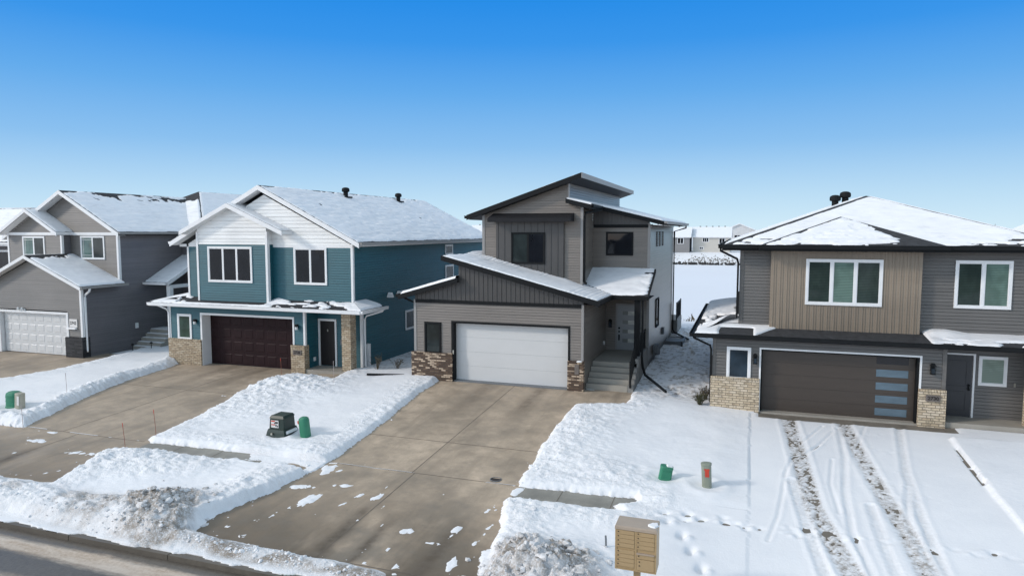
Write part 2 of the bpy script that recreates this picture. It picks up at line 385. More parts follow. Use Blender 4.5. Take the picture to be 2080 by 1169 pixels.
def concrete(name, c, wet=.5, stain=True):
    m, t, b = nodes(name)
    v = ocoord(t)
    big = noise(t, v, .45, 5, .6); mid = noise(t, v, 2.2, 5, .65); fine = noise(t, v, 45, 2)
    strk = noise(t, ocoord(t, (1.9, .16, 1)), 1.0, 4); rust = noise(t, ocoord(t, (.55,.35,1)), 1.0, 3)
    col = mix(t, ramp(t, big, [(.35, 0.0), (.65, 1.0)]), tuple(x*.80 for x in c), tuple(x*1.12 for x in c))
    col = mix(t, 1.0, col, ramp(t, mid, [(.3, .74), (.7, 1.16)]), 'MULTIPLY')
    col = mix(t, ramp(t, noise(t, v, 6.5, 6, .75), [(.58, 0.0), (.72, .55)]), col, tuple(x*.5 for x in c))
    col = mix(t, 1.0, col, ramp(t, fine, [(.3, .92), (.7, 1.08)]), 'MULTIPLY')
    if stain:
        s = N(t, 'ShaderNodeSeparateXYZ'); t.links.new(v, s.inputs[0])
        low = ramp(t, mth(t, 'MULTIPLY', s.outputs[1], .04), [(.48, 1.0), (.68, .25)])
        d = mth(t, 'MULTIPLY', ramp(t, strk, [(.50, 0.0), (.70, .62)]), ramp(t, mid, [(.3, .35), (.6, 1.0)]))
        col = mix(t, d, col, tuple(x*.48 for x in c))
        r = mth(t, 'MULTIPLY', ramp(t, rust, [(.60, 0.0), (.74, .5)]), low)
        col = mix(t, r, col, (.22, .135, .07))
        g = mth(t, 'MULTIPLY', ramp(t, big, [(.40, .55), (.50, 0.0)]), low)
        col = mix(t, g, col, (.205, .195, .165))
        wetz = mth(t, 'MULTIPLY', ramp(t, noise(t, ocoord(t, (.5,.22,1)), 1.0, 5), [(.30, .25), (.52, .95)]), low)
        col = mix(t, wetz, col, (.120, .094, .064))
        for x0, y0, sw_, y1 in ((-8.85,12.0,.20,15.6),(-8.0,12.0,.16,14.9),(-6.35,12.0,.20,15.2),(-21.6,13.0,.3,16.2),(-9.9,20,.35,27),(-7.6,20,.35,27),(-23.6,21,.35,27),(-21.7,21,.35,27)):   # tyre marks
            gx_ = mth(t, 'POWER', 2.718, mth(t, 'MULTIPLY', mth(t, 'POWER', mth(t, 'MULTIPLY', mth(t, 'ADD', mth(t, 'SUBTRACT', s.outputs[0], x0), mth(t, 'MULTIPLY', mth(t, 'SUBTRACT', big, .5), .5)), 1/sw_), 2.0), -1.0))
            up_ = N(t, 'ShaderNodeMapRange', interpolation_type='SMOOTHSTEP'); t.links.new(s.outputs[1], up_.inputs[0])
            if y0 < 18: up_.inputs[1].default_value = y1; up_.inputs[2].default_value = y1 - 1.6
            else: up_.inputs[1].default_value = y0; up_.inputs[2].default_value = y0 + 5
            k_ = mth(t, 'MULTIPLY', mth(t, 'MULTIPLY', gx_, up_.outputs[0]), ramp(t, mid, [(.35, .45 if y0 < 18 else .15), (.6, 1.0 if y0 < 18 else .6)]))
            col = mix(t, k_, col, (.105, .082, .058))
    t.links.new(col, b.inputs['Base Color']); b.inputs['Roughness'].default_value = wet
    t.links.new(ramp(t, mid, [(.3, wet*.75), (.7, min(1, wet*1.35))]), b.inputs['Roughness'])
    bump(t, b, fine, .12, .004); return m
M['conc'] = concrete('driveway_concrete', (.52, .415, .308), .62)
M['conc_t'] = concrete('driveway_concrete_pale', (.49, .395, .298), .62)
M['conc_r'] = concrete('gritty_driveway_concrete', (.205, .182, .152), .7)
M['walk'] = concrete('sidewalk_concrete', (.26, .25, .22), .65, False)
M['curb'] = concrete('wet_curb_concrete', (.120, .103, .082), .5, False)
def street_mat():
    m, t, b = nodes('slushy_asphalt')
    v = ocoord(t); s = N(t, 'ShaderNodeSeparateXYZ'); t.links.new(v, s.inputs[0])
    n = noise(t, ocoord(t, (.35, 1.6, 1)), 1.0, 6, .7); n2 = noise(t, ocoord(t, (3, 14, 1)), 1.0, 4); n3 = noise(t, v, 14, 4, .7)
    y = mth(t, 'ADD', s.outputs[1], mth(t, 'ADD', mth(t, 'MULTIPLY', mth(t, 'SUBTRACT', n, .5), .42), mth(t, 'MULTIPLY', mth(t, 'SUBTRACT', n2, .5), .16)))
    f = ramp(t, mth(t, 'MULTIPLY', mth(t, 'SUBTRACT', y, 6.0), 1/6.0), [(.0, 1.0), (.30, .9), (.52, .85), (.60, .75), (.645, .06), (.745, .03), (.775, .85), (.83, .95), (.855, .12), (.89, .03), (1.0, .03)])
    slush = mix(t, ramp(t, n3, [(.3, 0.0), (.7, 1.0)]), (.40, .305, .225), (.62, .525, .43))
    slush = mix(t, ramp(t, n, [(.45, 0.0), (.6, .6)]), slush, (.68, .61, .53))
    dark = mix(t, ramp(t, n3, [(.3, 0.0), (.7, 1.0)]), (.050, .044, .036), (.098, .086, .070))
    t.links.new(mix(t, f, dark, slush), b.inputs['Base Color'])
    t.links.new(ramp(t, f, [(0.0, .38), (1.0, .85)]), b.inputs['Roughness'])
    bump(t, b, n3, .3, .02); return m
M['street'] = street_mat()

# ---------------------------------------------------------------- terrain
def gz(X, Y):
    X = np.asarray(X, float); Y = np.asarray(Y, float)
    b = np.interp(X, [-60,-33,-26.5,-19.5,-13.5,-5.5,-1,7,20], [-.5,-.4,-.3,-.3,-.02,-.02,-.14,-.14,-.25])
    t = np.clip((26.0 - Y) / 14.45, 0, 1.02)
    z = b + (-.85 - b) * t
    z = z + .24 * ss(26.8, 31, Y) * ss(-12, -8, X)
    z = z + (-2.05 - z) * ss(44, 66, Y)
    return z
def grid(name, xs, ys, zf, m, label=None, kind='structure'):
    X, Y = np.meshgrid(np.array(xs, float), np.array(ys, float)); Z = zf(X, Y)
    nx, ny = len(xs), len(ys)
    V = np.stack([X.ravel(), Y.ravel(), Z.ravel()], 1)
    i = np.arange(nx * ny).reshape(ny, nx)
    F = np.stack([i[:-1,:-1].ravel(), i[:-1,1:].ravel(), i[1:,1:].ravel(), i[1:,:-1].ravel()], 1)
    return npmesh(name, V, F, m, None, label, kind)
def npmesh(name, V, F, m, parent=None, label=None, kind=None, attr=None, smooth=True, rough=None):
    me = bpy.data.meshes.new(name); me.vertices.add(len(V)); me.vertices.foreach_set('co', V.astype(np.float32).ravel())
    me.loops.add(len(F) * 4); me.loops.foreach_set('vertex_index', F.astype(np.int32).ravel())
    me.polygons.add(len(F)); me.polygons.foreach_set('loop_start', np.arange(len(F), dtype=np.int32) * 4)
    me.polygons.foreach_set('loop_total', np.full(len(F), 4, np.int32))
    if smooth: me.polygons.foreach_set('use_smooth', np.ones(len(F), bool))
    if attr is not None:
        a = me.attributes.new('dirt', 'FLOAT', 'POINT'); a.data.foreach_set('value', attr.astype(np.float32))
    if rough is not None:
        a = me.attributes.new('rough', 'FLOAT', 'POINT'); a.data.foreach_set('value', rough.astype(np.float32))
    me.update(calc_edges=True); me.validate()
    o = link(name, me, parent, m)
    if label: o['label'] = label
    if kind: o['kind'] = kind
    return o

def gfar(X, Y):
    z = np.where(Y < 66, gz(X, np.minimum(Y, 66)) - .16, -2.25)
    z = np.where(Y < 11.7, -1.25, z)
    z = np.where(Y < 1.5, -.75 + .0 * X, z)
    far = ss(176, 190, Y) * 2.95 - 2.25
    z = np.where(Y > 150, far, z)
    side = np.maximum(ss(90, 130, X), ss(-190, -230, X))           # pond ends
    z = np.where((Y >= 66) & (Y <= 190), z + side * 2.9, z)
    return z
xs = sorted(set([-4000,-2000,-1000,-600,-400,-300,-260,-230,-210,-190,-150,-100] + list(range(-70, 31, 4)) + [40,60,90,110,130,180,250,400,700,1200,2500,4000]))
ys = sorted(set([-400,-100,-40,-10,0,1.4,1.5,11.6,11.75] + [12+i*1.5 for i in range(10)] + list(range(28, 68, 2)) + [70,100,150,170,176,178,180,182,184,186,188,190,194,220,300,450,700,1200,2200,4500]))
grid('ground', xs, ys, gfar, M['far_snow'], 'snow covered open ground reaching to the horizon')
grid('pond', list(range(-200, 101, 20)), list(range(62, 181, 8)), lambda X, Y: 0*X - 2.0, M['pond'], 'flat frozen pond under unbroken snow')
grid('street', list(range(-90, 71, 4)), [1.5,4,6,8,9,10,11,11.38], lambda X, Y: 0*X - .97, M['street'], 'slushy street with wet wheel tracks')
mb = MB()
for x in range(-90, 70, 3): mb.box(x + .01, x + 2.99, 11.38, 11.56, -1.05, -.855)
tag(build('curb', mb, M['curb']), 'concrete street curb', None, None, 'structure')
def sheet(name, rects, m, dz, label, jx=(), jy=()):
    mb = MB()
    for x0, x1, y0, y1 in rects:
        ny = max(2, int((y1-y0)/.5) + 1); nx = max(2, int((x1-x0)/.7) + 1)
        X = np.linspace(x0, x1, nx); Y = np.linspace(y0, y1, ny); Z = gz(*np.meshgrid(X, Y)) + dz
        for j in range(ny-1):
            for i in range(nx-1):
                mb.face([(X[i],Y[j],Z[j,i]),(X[i+1],Y[j],Z[j,i+1]),(X[i+1],Y[j+1],Z[j+1,i+1]),(X[i],Y[j+1],Z[j+1,i])], (0,0,1))
    mb.cur = 1
    for (x, y0, y1) in jx:
        Y = np.linspace(y0, y1, 24)
        for a, b in zip(Y[:-1], Y[1:]):
            za, zb = float(gz(x,a)) + dz + .004, float(gz(x,b)) + dz + .004
            mb.face([(x-.011,a,za),(x+.011,a,za),(x+.011,b,zb),(x-.011,b,zb)], (0,0,1))
    for (y, x0, x1) in jy:
        X = np.linspace(x0, x1, 20)
        for a, b in zip(X[:-1], X[1:]):
            za, zb = float(gz(a,y)) + dz + .004, float(gz(b,y)) + dz + .004
            mb.face([(a,y-.013,za),(b,y-.013,zb),(b,y+.013,zb),(a,y+.013,za)], (0,0,1))
    o = build(name, mb, [m, M['joint']]); return tag(o, label, None, None, 'structure')
sheet('driveway', [(-12.9,-5.6,11.56,26.5),(-5.6,-3.9,24.0,28.6),(-5.6,-4.2,11.56,15.9)], M['conc'], 0,
      'bare concrete driveway of the gray house with the white garage door', [(-8.75,12.3,17.0),(-8.84,17.0,26.4)],
      [(17.02,-12.4,-5.65),(19.5,-12.4,-5.65),(12.28,-12.5,-4.5),(24.4,-5.9,-3.95)])
sheet('driveway', [(-27.6,-18.4,11.56,27.3),(-18.4,-16.5,24.0,27.0)], M['conc_t'], 0, 'bare concrete driveway of the teal house',
      [(-22.4,17.0,27.0),(-21.6,12.5,17.0)], [(17.0,-24.4,-18.7),(22.65,-26.3,-19.5)])
sheet('driveway', [(-46,-31.0,11.56,28)], M['conc_t'], 0, 'bare concrete driveway of the taupe house at far left', [(-36.5,17,26)], [(21,-46,-31),(17,-46,-31)])
sheet('driveway', [(-.4,7.4,11.56,25.95)], M['conc_r'], 0, 'thinly snow covered driveway with tyre tracks', [(6.3,22,25.9)], [])
sheet('sidewalk', [(-18.4,-12.9,15.9,17.25),(-5.6,-.4,15.9,17.3),(-31.0,-27.6,15.9,17.25),(7.4,14,15.9,17.3)], M['walk'], .0, 'gray concrete sidewalk partly cleared of snow',
      [(-17,16,17.2),(-15.4,16,17.2),(-13.8,16,17.2),(-4.42,16,17.2),(-3.05,16,17.2)], [])

# snow lying on the lots
BARE_C = [(-12.3,26.4),(-12.2,25.88),(-12.16,24.04),(-11.91,21.58),(-11.7,19.5),(-11.62,17.9),(-11.58,17.0),(-11.72,15.9),(-11.86,14.9),(-12.12,14.06),(-12.36,13.27),(-12.5,12.6),
          (-12.5,12.0),(-4.55,12.0),(-4.85,12.7),(-5.2,13.8),(-5.36,14.7),(-5.57,15.45),(-5.66,16.1),(-4.73,16.13),(-3.49,16.24),(-2.75,16.27),(-2.95,16.6),(-2.5,17.0),(-2.6,17.22),(-3.68,17.12),(-5.0,17.02),(-5.66,16.95),
          (-5.73,18.26),(-5.82,19.83),(-5.88,21.76),(-5.87,24.15),(-4.74,24.47),(-4.07,24.83),(-4.06,26.49),(-4.2,28.2),(-4.2,30.8),(-6,30.8),(-6,26.4)]
BARE_T = [(-27.0,27.2),(-26.85,26.72),(-26.53,25.79),(-26.29,22.91),(-25.58,20.4),(-24.8,18.52),(-24.15,16.9),(-25.3,16.88),(-30,16.85),(-30,15.8),(-25.2,15.6),(-25.4,13.0),(-19.73,13.05),(-18.67,13.12),(-18.16,13.16),
          (-18.28,14.14),(-18.64,15.24),(-18.75,15.94),(-18.3,15.98),(-17.2,16.02),(-15.86,16.05),(-14.9,16.15),(-14.6,16.6),(-15.0,16.95),(-15.94,16.95),(-17.42,16.93),(-18.43,16.95),(-18.72,17.15),(-18.68,17.72),(-18.78,18.46),(-18.88,19.48),(-19.09,20.7),(-19.47,22.8),
          (-19.46,24.0),(-19.56,25.3),(-19.33,25.53),(-17.88,25.33),(-16.91,25.09),(-17.07,26.03),(-17.25,26.91),(-16.9,27.6),(-19.3,27.6)]
BARE_L = [(-46,12.6),(-46,27),(-33.4,27),(-33.2,30.3),(-32.7,30.2),(-31.7,27.66),(-31.3,25.3),(-31.5,23.4),(-32.35,21.7),(-33.6,18.5),(-33.8,12.6)]
DRV_R = [(.28,25.3),(.22,17.4),(.2,11.6),(6.3,11.6),(6.1,20.3),(6.12,22.3),(6.2,24.4),(9,24.5),(9,25.8),(.6,25.8)]
HOUSES = [(-13.35,-6.0,26.2,31),(-11.2,-4.1,30.9,41.2),(-26.9,-16.95,26.7,44),(-42,-33.15,26.7,45),(-1.0,9.6,25.65,40)]
PATCH = [((625,1033),-10.62,14.7,.17,.62,-.25),((697,1020),-9.55,15.05,.06,.5,-.3),((815,1082),-7.4,13.9,.16,.13,0),((905,1075),-6.3,14.2,.1,.3,-.1),((972,1080),-5.6,14.2,.11,.55,-.15),((940,1135),-5.75,13.05,.13,.42,-.1),((672,992),-10.2,15.7,.3,.1,.2),
         ((90,898),-22.2,16.05,.45,.14,.1),((190,930),-19.6,15.6,.7,.16,.25),((115,875),-22.7,16.8,.5,.07,0),((50,990),-20.2,13.7,.2,.07,0),((600,985),-11.3,15.3,.35,.12,.3),((640,955),-11.2,16.4,.35,.22,.5),((655,945),-11.5,16.7,.3,.15,.4),((980,1045),-5.9,15.5,.1,.25,0),((1040,1000),-5.55,16.6,.13,.3,0),
         ((1000,1160),-4.9,12.9,.12,.4,0),((770,1010),-9.0,15.3,.1,.3,-.2)]
def axis(segs):
    out = []
    for a, b, st in segs: out += list(np.arange(a, b, st))
    return np.array(out + [segs[-1][1]])
SX = axis([(-48,-27.5,.11),(-27.5,-12,.05),(-12,2.6,.042),(2.6,9.5,.055),(9.5,16,.2)])
SY = axis([(11.4,17.5,.034),(17.5,22,.045),(22,27,.06),(27,34,.11),(34,46,.2),(46,70,.6)])
X, Y = np.meshgrid(SX, SY)
wx = X + .16*(fbm(X*1.7, Y*1.7, 5, 3)-.5) + .10*(fbm(X*7, Y*7, 9, 3)-.5); wy = Y + .16*(fbm(X*1.7, Y*1.7, 15, 3)-.5) + .10*(fbm(X*7, Y*7, 19, 3)-.5)
dC = sdist(wx, wy, BARE_C); dT = sdist(wx, wy, BARE_T); dL = sdist(wx, wy, BARE_L)
wr = X + .05*(fbm(X*6, Y*6, 29, 3)-.5)
dR = sdist(wr, Y, DRV_R)
d = np.minimum(np.minimum(dC, dT), dL); dall = d
low = fbm(X*.45, Y*.45, 31, 3); mid = fbm(X*2.2, Y*2.2, 33, 4); hi = fbm(X*9, Y*9, 35, 3)
lump = 1 - np.abs(fbm(X*1.6 + .6*Y, Y*2.3, 37, 5)-.5)*3.2; cr_ = .6*np.abs(fbm(X*4.2, Y*4.2, 39, 4)-.5)*2 + .4*np.abs(fbm(X*9.5, Y*9.5, 41, 2)-.5)*2; chunk = .5 + 1.1*(cr_ - .2)
prof = np.clip(d/.16, 0, 1)**.6
# worked (shovelled) margins
work = np.exp(-((d-.55)/.55)**2) * (d < 3)
wC_left = work * ss(-15.5,-12.5, X) * (X < -11); wgt = np.clip(work, 0, 1)
t = (.13 + .08*(low-.5) + .02*(mid-.5)) * prof
t = t*ss(11.5,12.25,Y+.2*(mid-.5)) ; t = t + wgt * (.035 + .045*(lump-.5) + .032*(chunk-.5)) * prof * ss(11.6,12.3,Y)
berm = np.exp(-((d-.45)/.35)**2)*((dT < 1.6) & (X < -23) & (Y > 16.8))
t = t + berm * (.16 + .12*(chunk-.5)) * prof
def blob(cx, cy, rx, ry, h, p=2.0):
    return h*np.exp(-(((X-cx)/rx)**2 + ((Y-cy)/ry)**2)**(p/2))
mound = blob(-18.4,23.4,1.5,1.9,.34) + blob(-17.2,20.5,1.6,1.6,.14) + blob(-16.3,23.4,1.4,1.2,.14) + blob(-17.6,14.9,1.6,1.2,.22) + blob(-15.8,15.2,1.5,.8,.16) + blob(-4.6,21.5,1.0,2.2,.12) + blob(-3.6,18.6,1.3,1.0,.12) + blob(-4.9,15.3,.9,.9,.12) + blob(-12.9,17.6,1.1,.8,.10) + blob(-12.5,14.6,.8,1.4,.16)
t = t + mound * prof * (.85 + .35*(lump-.5) + .35*(chunk-.5))
rough = np.clip(ss(.02,.2, mound) + .8*wgt, 0, 1) * prof
t = t + rough*(.03*(hi-.5) + .032*(chunk-.5))
# untouched smoother patches keep tiny ripples
t = t + (d > 0)*.010*(hi-.5)*prof
dirt = np.zeros_like(t)
t = np.where(d < 0, -.07, t)
# trodden sidewalk between the teal and gray houses
sw = (X > -18.7) & (X < -11.6) & (Y > 16.05) & (Y < 16.95)
t = np.where(sw & (X > -15.0), np.minimum(t, .045*(fbm(X*1.3, Y*2.5, 61, 4) - .53 + .12*ss(-13.6,-12.4,X))*3), t)
# sidewalk in front of the right house: lower trodden band
band = np.exp(-((Y-16.55)/.55)**4) * ss(-2.9,-2.2,X) * (dR > .0)
t = t*(1-.55*band) + band*.05*(fbm(X*5, Y*5, 63, 4)-.42)
# side yards: thin snow
side = ss(25.2, 27.2, Y) * ((X > -4.1) & (X < -1.0)) * ss(46, 41, Y)
g2 = fbm(X*6, Y*6, 71, 4)
t = t*(1-side) + side*(.065 + .11*(g2-.5))
dirt = np.maximum(dirt, side*ss(.53,.66, g2)*.75)
side2 = ((X > -17) & (X < -13.3) & (Y > 27.5))*1.0
t = t*(1-.5*side2) + side2*.05*(g2-.45); dirt = np.maximum(dirt, side2*ss(.55,.66,g2)*.5)
# windrow along the kerb
wh = np.interp(X, [-50,-18,-12.7,-12.3,-10,-7.3,-6.8,-4.9,-4.5,-2.2,-.6,.3,9], [.30,.32,.30,.13,.11,.09,-.02,-.02,.34,.36,.22,.12,.10])
ww = np.interp(X, [-50,-18,-12.7,-12.2,-7,-5,-4.4,0,9], [.78,.78,.68,.30,.26,.26,.62,.5,.4]); wc = np.interp(X, [-50,-18,-12.7,-12.2,-7,-4.4,9], [12.5,12.5,12.35,12.0,11.95,12.3,12.1])
wn = (fbm(X*1.1, Y*1.1, 81, 3)-.5)*.5
wd = np.exp(-(np.abs((Y-wc+wn*.5)/ww))**3.0)
wt = wh*wd*(.85+.35*(chunk-.4)+.35*(lump-.5))*(.12+.88*ss(11.5,12.0,Y + .25*(mid-.5))) - .03*(1-wd)
t = np.where((wd > .08) & (wt > t), wt, t)
dirt = np.maximum(dirt, wd*np.interp(X,[-50,-19,-15,-12.5,-7,-4.5,9],[.22,.34,.70,.85,.80,.60,.14])*(ss(.34,.60,fbm(X*1.4,Y*1.4,83,4))*1.05 + .5*ss(12.3,11.6,Y)))
# two dirty plough piles
for cx, cy, rx, ry, h, dm in ((-13.75,13.0,1.05,.75,.40,.95), (-3.75,12.95,1.15,1.0,.62,.85), (-12.9,12.0,.9,.55,.16,.75)):
    e = np.exp(-(((X-cx)/rx)**2 + ((Y-cy)/ry)**2)); 
    t = t + h*e*(.85+.6*(chunk-.45)+.4*(lump-.5))*(d > -.25)
    dirt = np.maximum(dirt, dm*ss(.18,.6,e)*(.35+.65*ss(.28,.5,fbm(X*2.6,Y*2.6,87,4))))
# thin snow over the right-hand driveway with tyre tracks
inR = dR < 0
tt = .03 + .006*(mid-.5)
tread = .5 + .5*np.sin(Y*30 + 6*fbm(X*9, Y*2, 90, 2) + 4*np.sin(X*17)) * ss(.35,.6,fbm(X*1.1,Y*.9,89,3)); n5 = fbm(X*11, Y*5, 91, 4); n6 = fbm(X*16, Y*16, 92, 3)
TR = [([(1.45,25.3),(1.53,25.1),(1.67,21.4),(1.75,18.0),(2.0,16.3),(2.3,14.6),(2.9,11.6)], .29, .78, .42), ([(3.22,25.5),(3.27,25.2),(3.37,22.3),(3.5,19.4),(3.65,17.3),(3.68,15.3),(3.9,11.6)], .26, .70, .52),
      ([(4.95,25.2),(4.37,21.1),(4.14,18.2),(4.01,15.5),(3.9,11.6)], .13, .16, .84), ([(3.05,24.5),(2.91,21.8),(2.61,19.2),(2.48,16.9),(2.62,15.0)], .10, .06, .97), ([(1.35,19.6),(1.45,18.0),(1.6,15.8),(1.9,13)], .15, .16, .72), ([(3.1,18.5),(3.05,16.5),(3.1,14.5)], .13, .10, .8), ([(4.2,20.0),(3.75,17.6),(3.85,15.2)], .09, .08, .95)]
for line, hw, ds, keep in TR:
    q = pdist(X + .05*(n6-.5), Y, line); c = ss(hw, hw*.55, q); rim = np.exp(-((q-hw*1.25)/.05)**2)
    fade = ss(11, 19, Y)
    bare = (.55*n5 + .35*n6 + .10*tread + .16*fade - .10)
    tt = tt*(1-c) + c*(.014 - .045*(1-keep)*ss(.48,.74, bare)) + .016*rim
    dirt = np.where(inR, np.maximum(dirt, c*ds*ss(.30,.62, n6*.5+tread*.12+.38*n5)), dirt)
for line in ([(2.32,22.64),(1.8,21.7),(1.47,21.33),(1.2,20.0),(1.08,18.7),(.9,17.2),(.64,15.88)], [(2.6,24.6),(1.9,22.9)], [(2.9,24.2),(2.2,22.4),(1.75,21.4)], [(2.55,21.5),(2.3,19.6),(2.32,17.8)], [(3.9,24.9),(3.4,22.8)]):
    q = pdist(X, Y, line); tt = tt - .02*np.exp(-(q/.035)**2) + .010*np.exp(-((q-.09)/.04)**2)
front = ss(24.98, 25.08, Y + .10*(fbm(X*1.5,Y*0+3,95,3)-.5) - .05*ss(1.0,6,X)*0)
tt = tt - .09*front*ss(.45,.75,X)*ss(6.9,6.3,X)
t = np.where(inR & (wd < .3), tt, t); fR = ss(2.2,.2,dR)*ss(17.7,17.2,Y)*(X < 1)*(wd < .3)*(dR > 0); t = t*(1-fR) + (tt + .02)*fR
edge = (dR > 0) & (dR < .6) & (X < 1) & (Y > 17.4)
t = np.where((dR > 0) & (X < 1) & (Y > 17.3), t*(.50 + .50*ss(0,1.1,dR)) + .01*(mid-.5), t)
edge2 = (dR > 0) & (X > 5.5) & (Y > 12.5)
t = np.where(edge2, (.13 + .05*(low-.5))*np.clip(.25 + dR/.12, .2, 1) + .012*(hi-.5), t)
gap = ((X > 6.05) & (X < 6.22) & (Y > 20.2) & (Y < 24.2)) & (fbm(X*0, Y*2.2, 97, 3) > .46)
t = np.where(gap & (np.abs(dR-.03) < .045), -.05, t)
# shovelled snow scraps and joints holding snow
scr = fbm(X*5.5, Y*3.2, 101, 4)
onc = (d < -.02)
for _, cx, cy, rx, ry, a in PATCH:
    rx, ry = rx*.88, ry*.88; u = (X-cx)*math.cos(a) + (Y-cy)*math.sin(a); v = -(X-cx)*math.sin(a) + (Y-cy)*math.cos(a)
    e = 1 - (u/rx)**2 - (v/ry)**2
    t = np.where(onc & (e > -1), np.maximum(t, .014*(np.clip(e,-1,1)*.55 + (scr-.5)*4.6 - .16 + (fbm(X*14,Y*9,109,2)-.5)*1.2)), t)
jn = np.exp(-((Y-17.03-.02*(fbm(X*2,Y*0,103,2)-.5))/.03)**2)*ss(.36,.5,fbm(X*1.3,Y*0+7,105,3))
t = np.where(onc & (X > -24.3) & (X < -5.6), np.maximum(t, .02*jn-.012), t)
jn = np.exp(-((Y-16.95-.25*(X+11.6)+0)/.05)**2)*((X > -12.1) & (X < -11.3)); t = np.where(onc, np.maximum(t, .02*jn-.012), t)
specks = (vn(X*4.2, Y*4.2, 107) > .975 - .085*ss(17,12.5,Y)) & (Y < 17.5) ; t = np.where(onc & specks & (scr > .56), np.maximum(t, .006), t)
# footprints
for cx, cy in [(-1.2,15.43),(-.96,14.83),(-.7,14.18),(-1.6,16.04),(-.55,13.4),(-.1,12.9)]:
    e = np.exp(-(((X-cx)/.10)**2 + ((Y-cy)/.17)**2)); t = t - .12*e + .05*np.exp(-(((X-cx-.16)/.09)**2+((Y-cy+.1)/.12)**2))
rs = np.random.RandomState(4)
for i in range(46):
    yy = 27 + rs.rand()*15; cx = -2.6 - .35*ss(30,42,yy) + .22*(-1)**i + .2*(rs.rand()-.5)
    e = np.exp(-(((X-cx)/.11)**2 + ((Y-yy)/.16)**2)); t = t - .09*e; dirt = np.maximum(dirt, .75*ss(.3,.9,e))
for i in range(70):
    xx = -2.0 + rs.rand()*9.5; yy = 16.5 + .5*(rs.rand()-.5)
    e = np.exp(-(((X-xx)/.12)**2 + ((Y-yy)/.09)**2)); t = t - (.05*(1-.6*inR))*e + .02*np.exp(-(((X-xx+.15)/.08)**2+((Y-yy)/.08)**2))
for i in range(22):
    xx = 3.9 + .35*rs.randn(); yy = 19 + rs.rand()*6
    e = np.exp(-(((X-xx)/.07)**2 + ((Y-yy)/.07)**2)); t = np.where(inR, t - .012*e + .012*np.exp(-(((X-xx+.1)/.06)**2+((Y-yy)/.06)**2)), t)
# scooped hollows round the utility pedestals
for cx, cy in [(-1.95,18.45),(-.81,18.35),(-13.4,18.4),(-26.9,18.4),(-14.2,18.3)]:
    q = np.hypot(X-cx, Y-cy); t = t - .05*np.exp(-(q/.3)**2) + .035*np.exp(-((q-.5)/.16)**2)
for x0, x1, y0, y1 in HOUSES: t = np.where((X > x0) & (X < x1) & (Y > y0) & (Y < y1), -.12, t)
t = np.where((Y < 11.9) & (t > -.02) & (X < -6.5), np.maximum(t, .02), t); t = np.where(Y < 11.47 + .34*(fbm(X*1.5, Y*1.5, 113, 4)-.5) + .06*(chunk-.5), -.2, t)
t = t - .2*ss(58, 66, Y)
Z = gz(X, Y) + t
keep = t > -.055
i = np.arange(X.size).reshape(X.shape); k4 = keep[:-1,:-1] | keep[:-1,1:] | keep[1:,1:] | keep[1:,:-1]
F = np.stack([i[:-1,:-1][k4], i[:-1,1:][k4], i[1:,1:][k4], i[1:,:-1][k4]], 1)
used = np.unique(F); remap = np.zeros(X.size, np.int64); remap[used] = np.arange(len(used))
V = np.stack([X.ravel(), Y.ravel(), Z.ravel()], 1)[used]
npmesh('snow_cover', V, remap[F], M['snow'], None, 'white snow lying over the lawns, berms and kerb', 'structure', np.clip(dirt, 0, 1).ravel()[used], rough=np.clip(np.maximum(rough, np.maximum(wd, side*.6)), 0, 1).ravel()[used])
from_grid = (SX, SY, Z)
def snow_z(x, y):
    ix = np.clip(np.searchsorted(SX, x), 1, len(SX)-1); iy = np.clip(np.searchsorted(SY, y), 1, len(SY)-1)
    return float(Z[iy, ix])

# loose chunks on the ploughed snow
def ico():
    p = (1+5**.5)/2
    v = np.array([(-1,p,0),(1,p,0),(-1,-p,0),(1,-p,0),(0,-1,p),(0,1,p),(0,-1,-p),(0,1,-p),(p,0,-1),(p,0,1),(-p,0,-1),(-p,0,1)], float)
    v /= np.linalg.norm(v[0]); f = [(0,11,5),(0,5,1),(0,1,7),(0,7,10),(0,10,11),(1,5,9),(5,11,4),(11,10,2),(10,7,6),(7,1,8),(3,9,4),(3,4,2),(3,2,6),(3,6,8),(3,8,9),(4,9,5),(2,4,11),(6,2,10),(8,6,7),(9,8,1)]
    return v, f
IV, IF = ico()
def clods(name, spots, m, label):
    vs = []; fs = []; at = []
    for x, y, z, r, dd in spots:
        q = IV * r * rs.uniform(.6, 1.35, (12,1)) * np.array([rs.uniform(.8,1.4), rs.uniform(.8,1.4), rs.uniform(.5,.9)])
        a = rs.rand()*6.28; c, s_ = math.cos(a), math.sin(a)
        q = np.stack([q[:,0]*c - q[:,1]*s_ + x, q[:,0]*s_ + q[:,1]*c + y, q[:,2] + z], 1)
        k = len(vs); vs += q.tolist(); fs += [(a_+k, b_+k, c_+k) for a_, b_, c_ in IF]; at += [dd]*12
    me = bpy.data.meshes.new(name); me.from_pydata(vs, [], fs); a = me.attributes.new('dirt', 'FLOAT', 'POINT'); a.data.foreach_set('value', np.array(at, np.float32))
    o = link(name, me, None, m); tag(o, label, None, None, 'stuff'); o['category'] = 'snow'; return o
sp_ = []
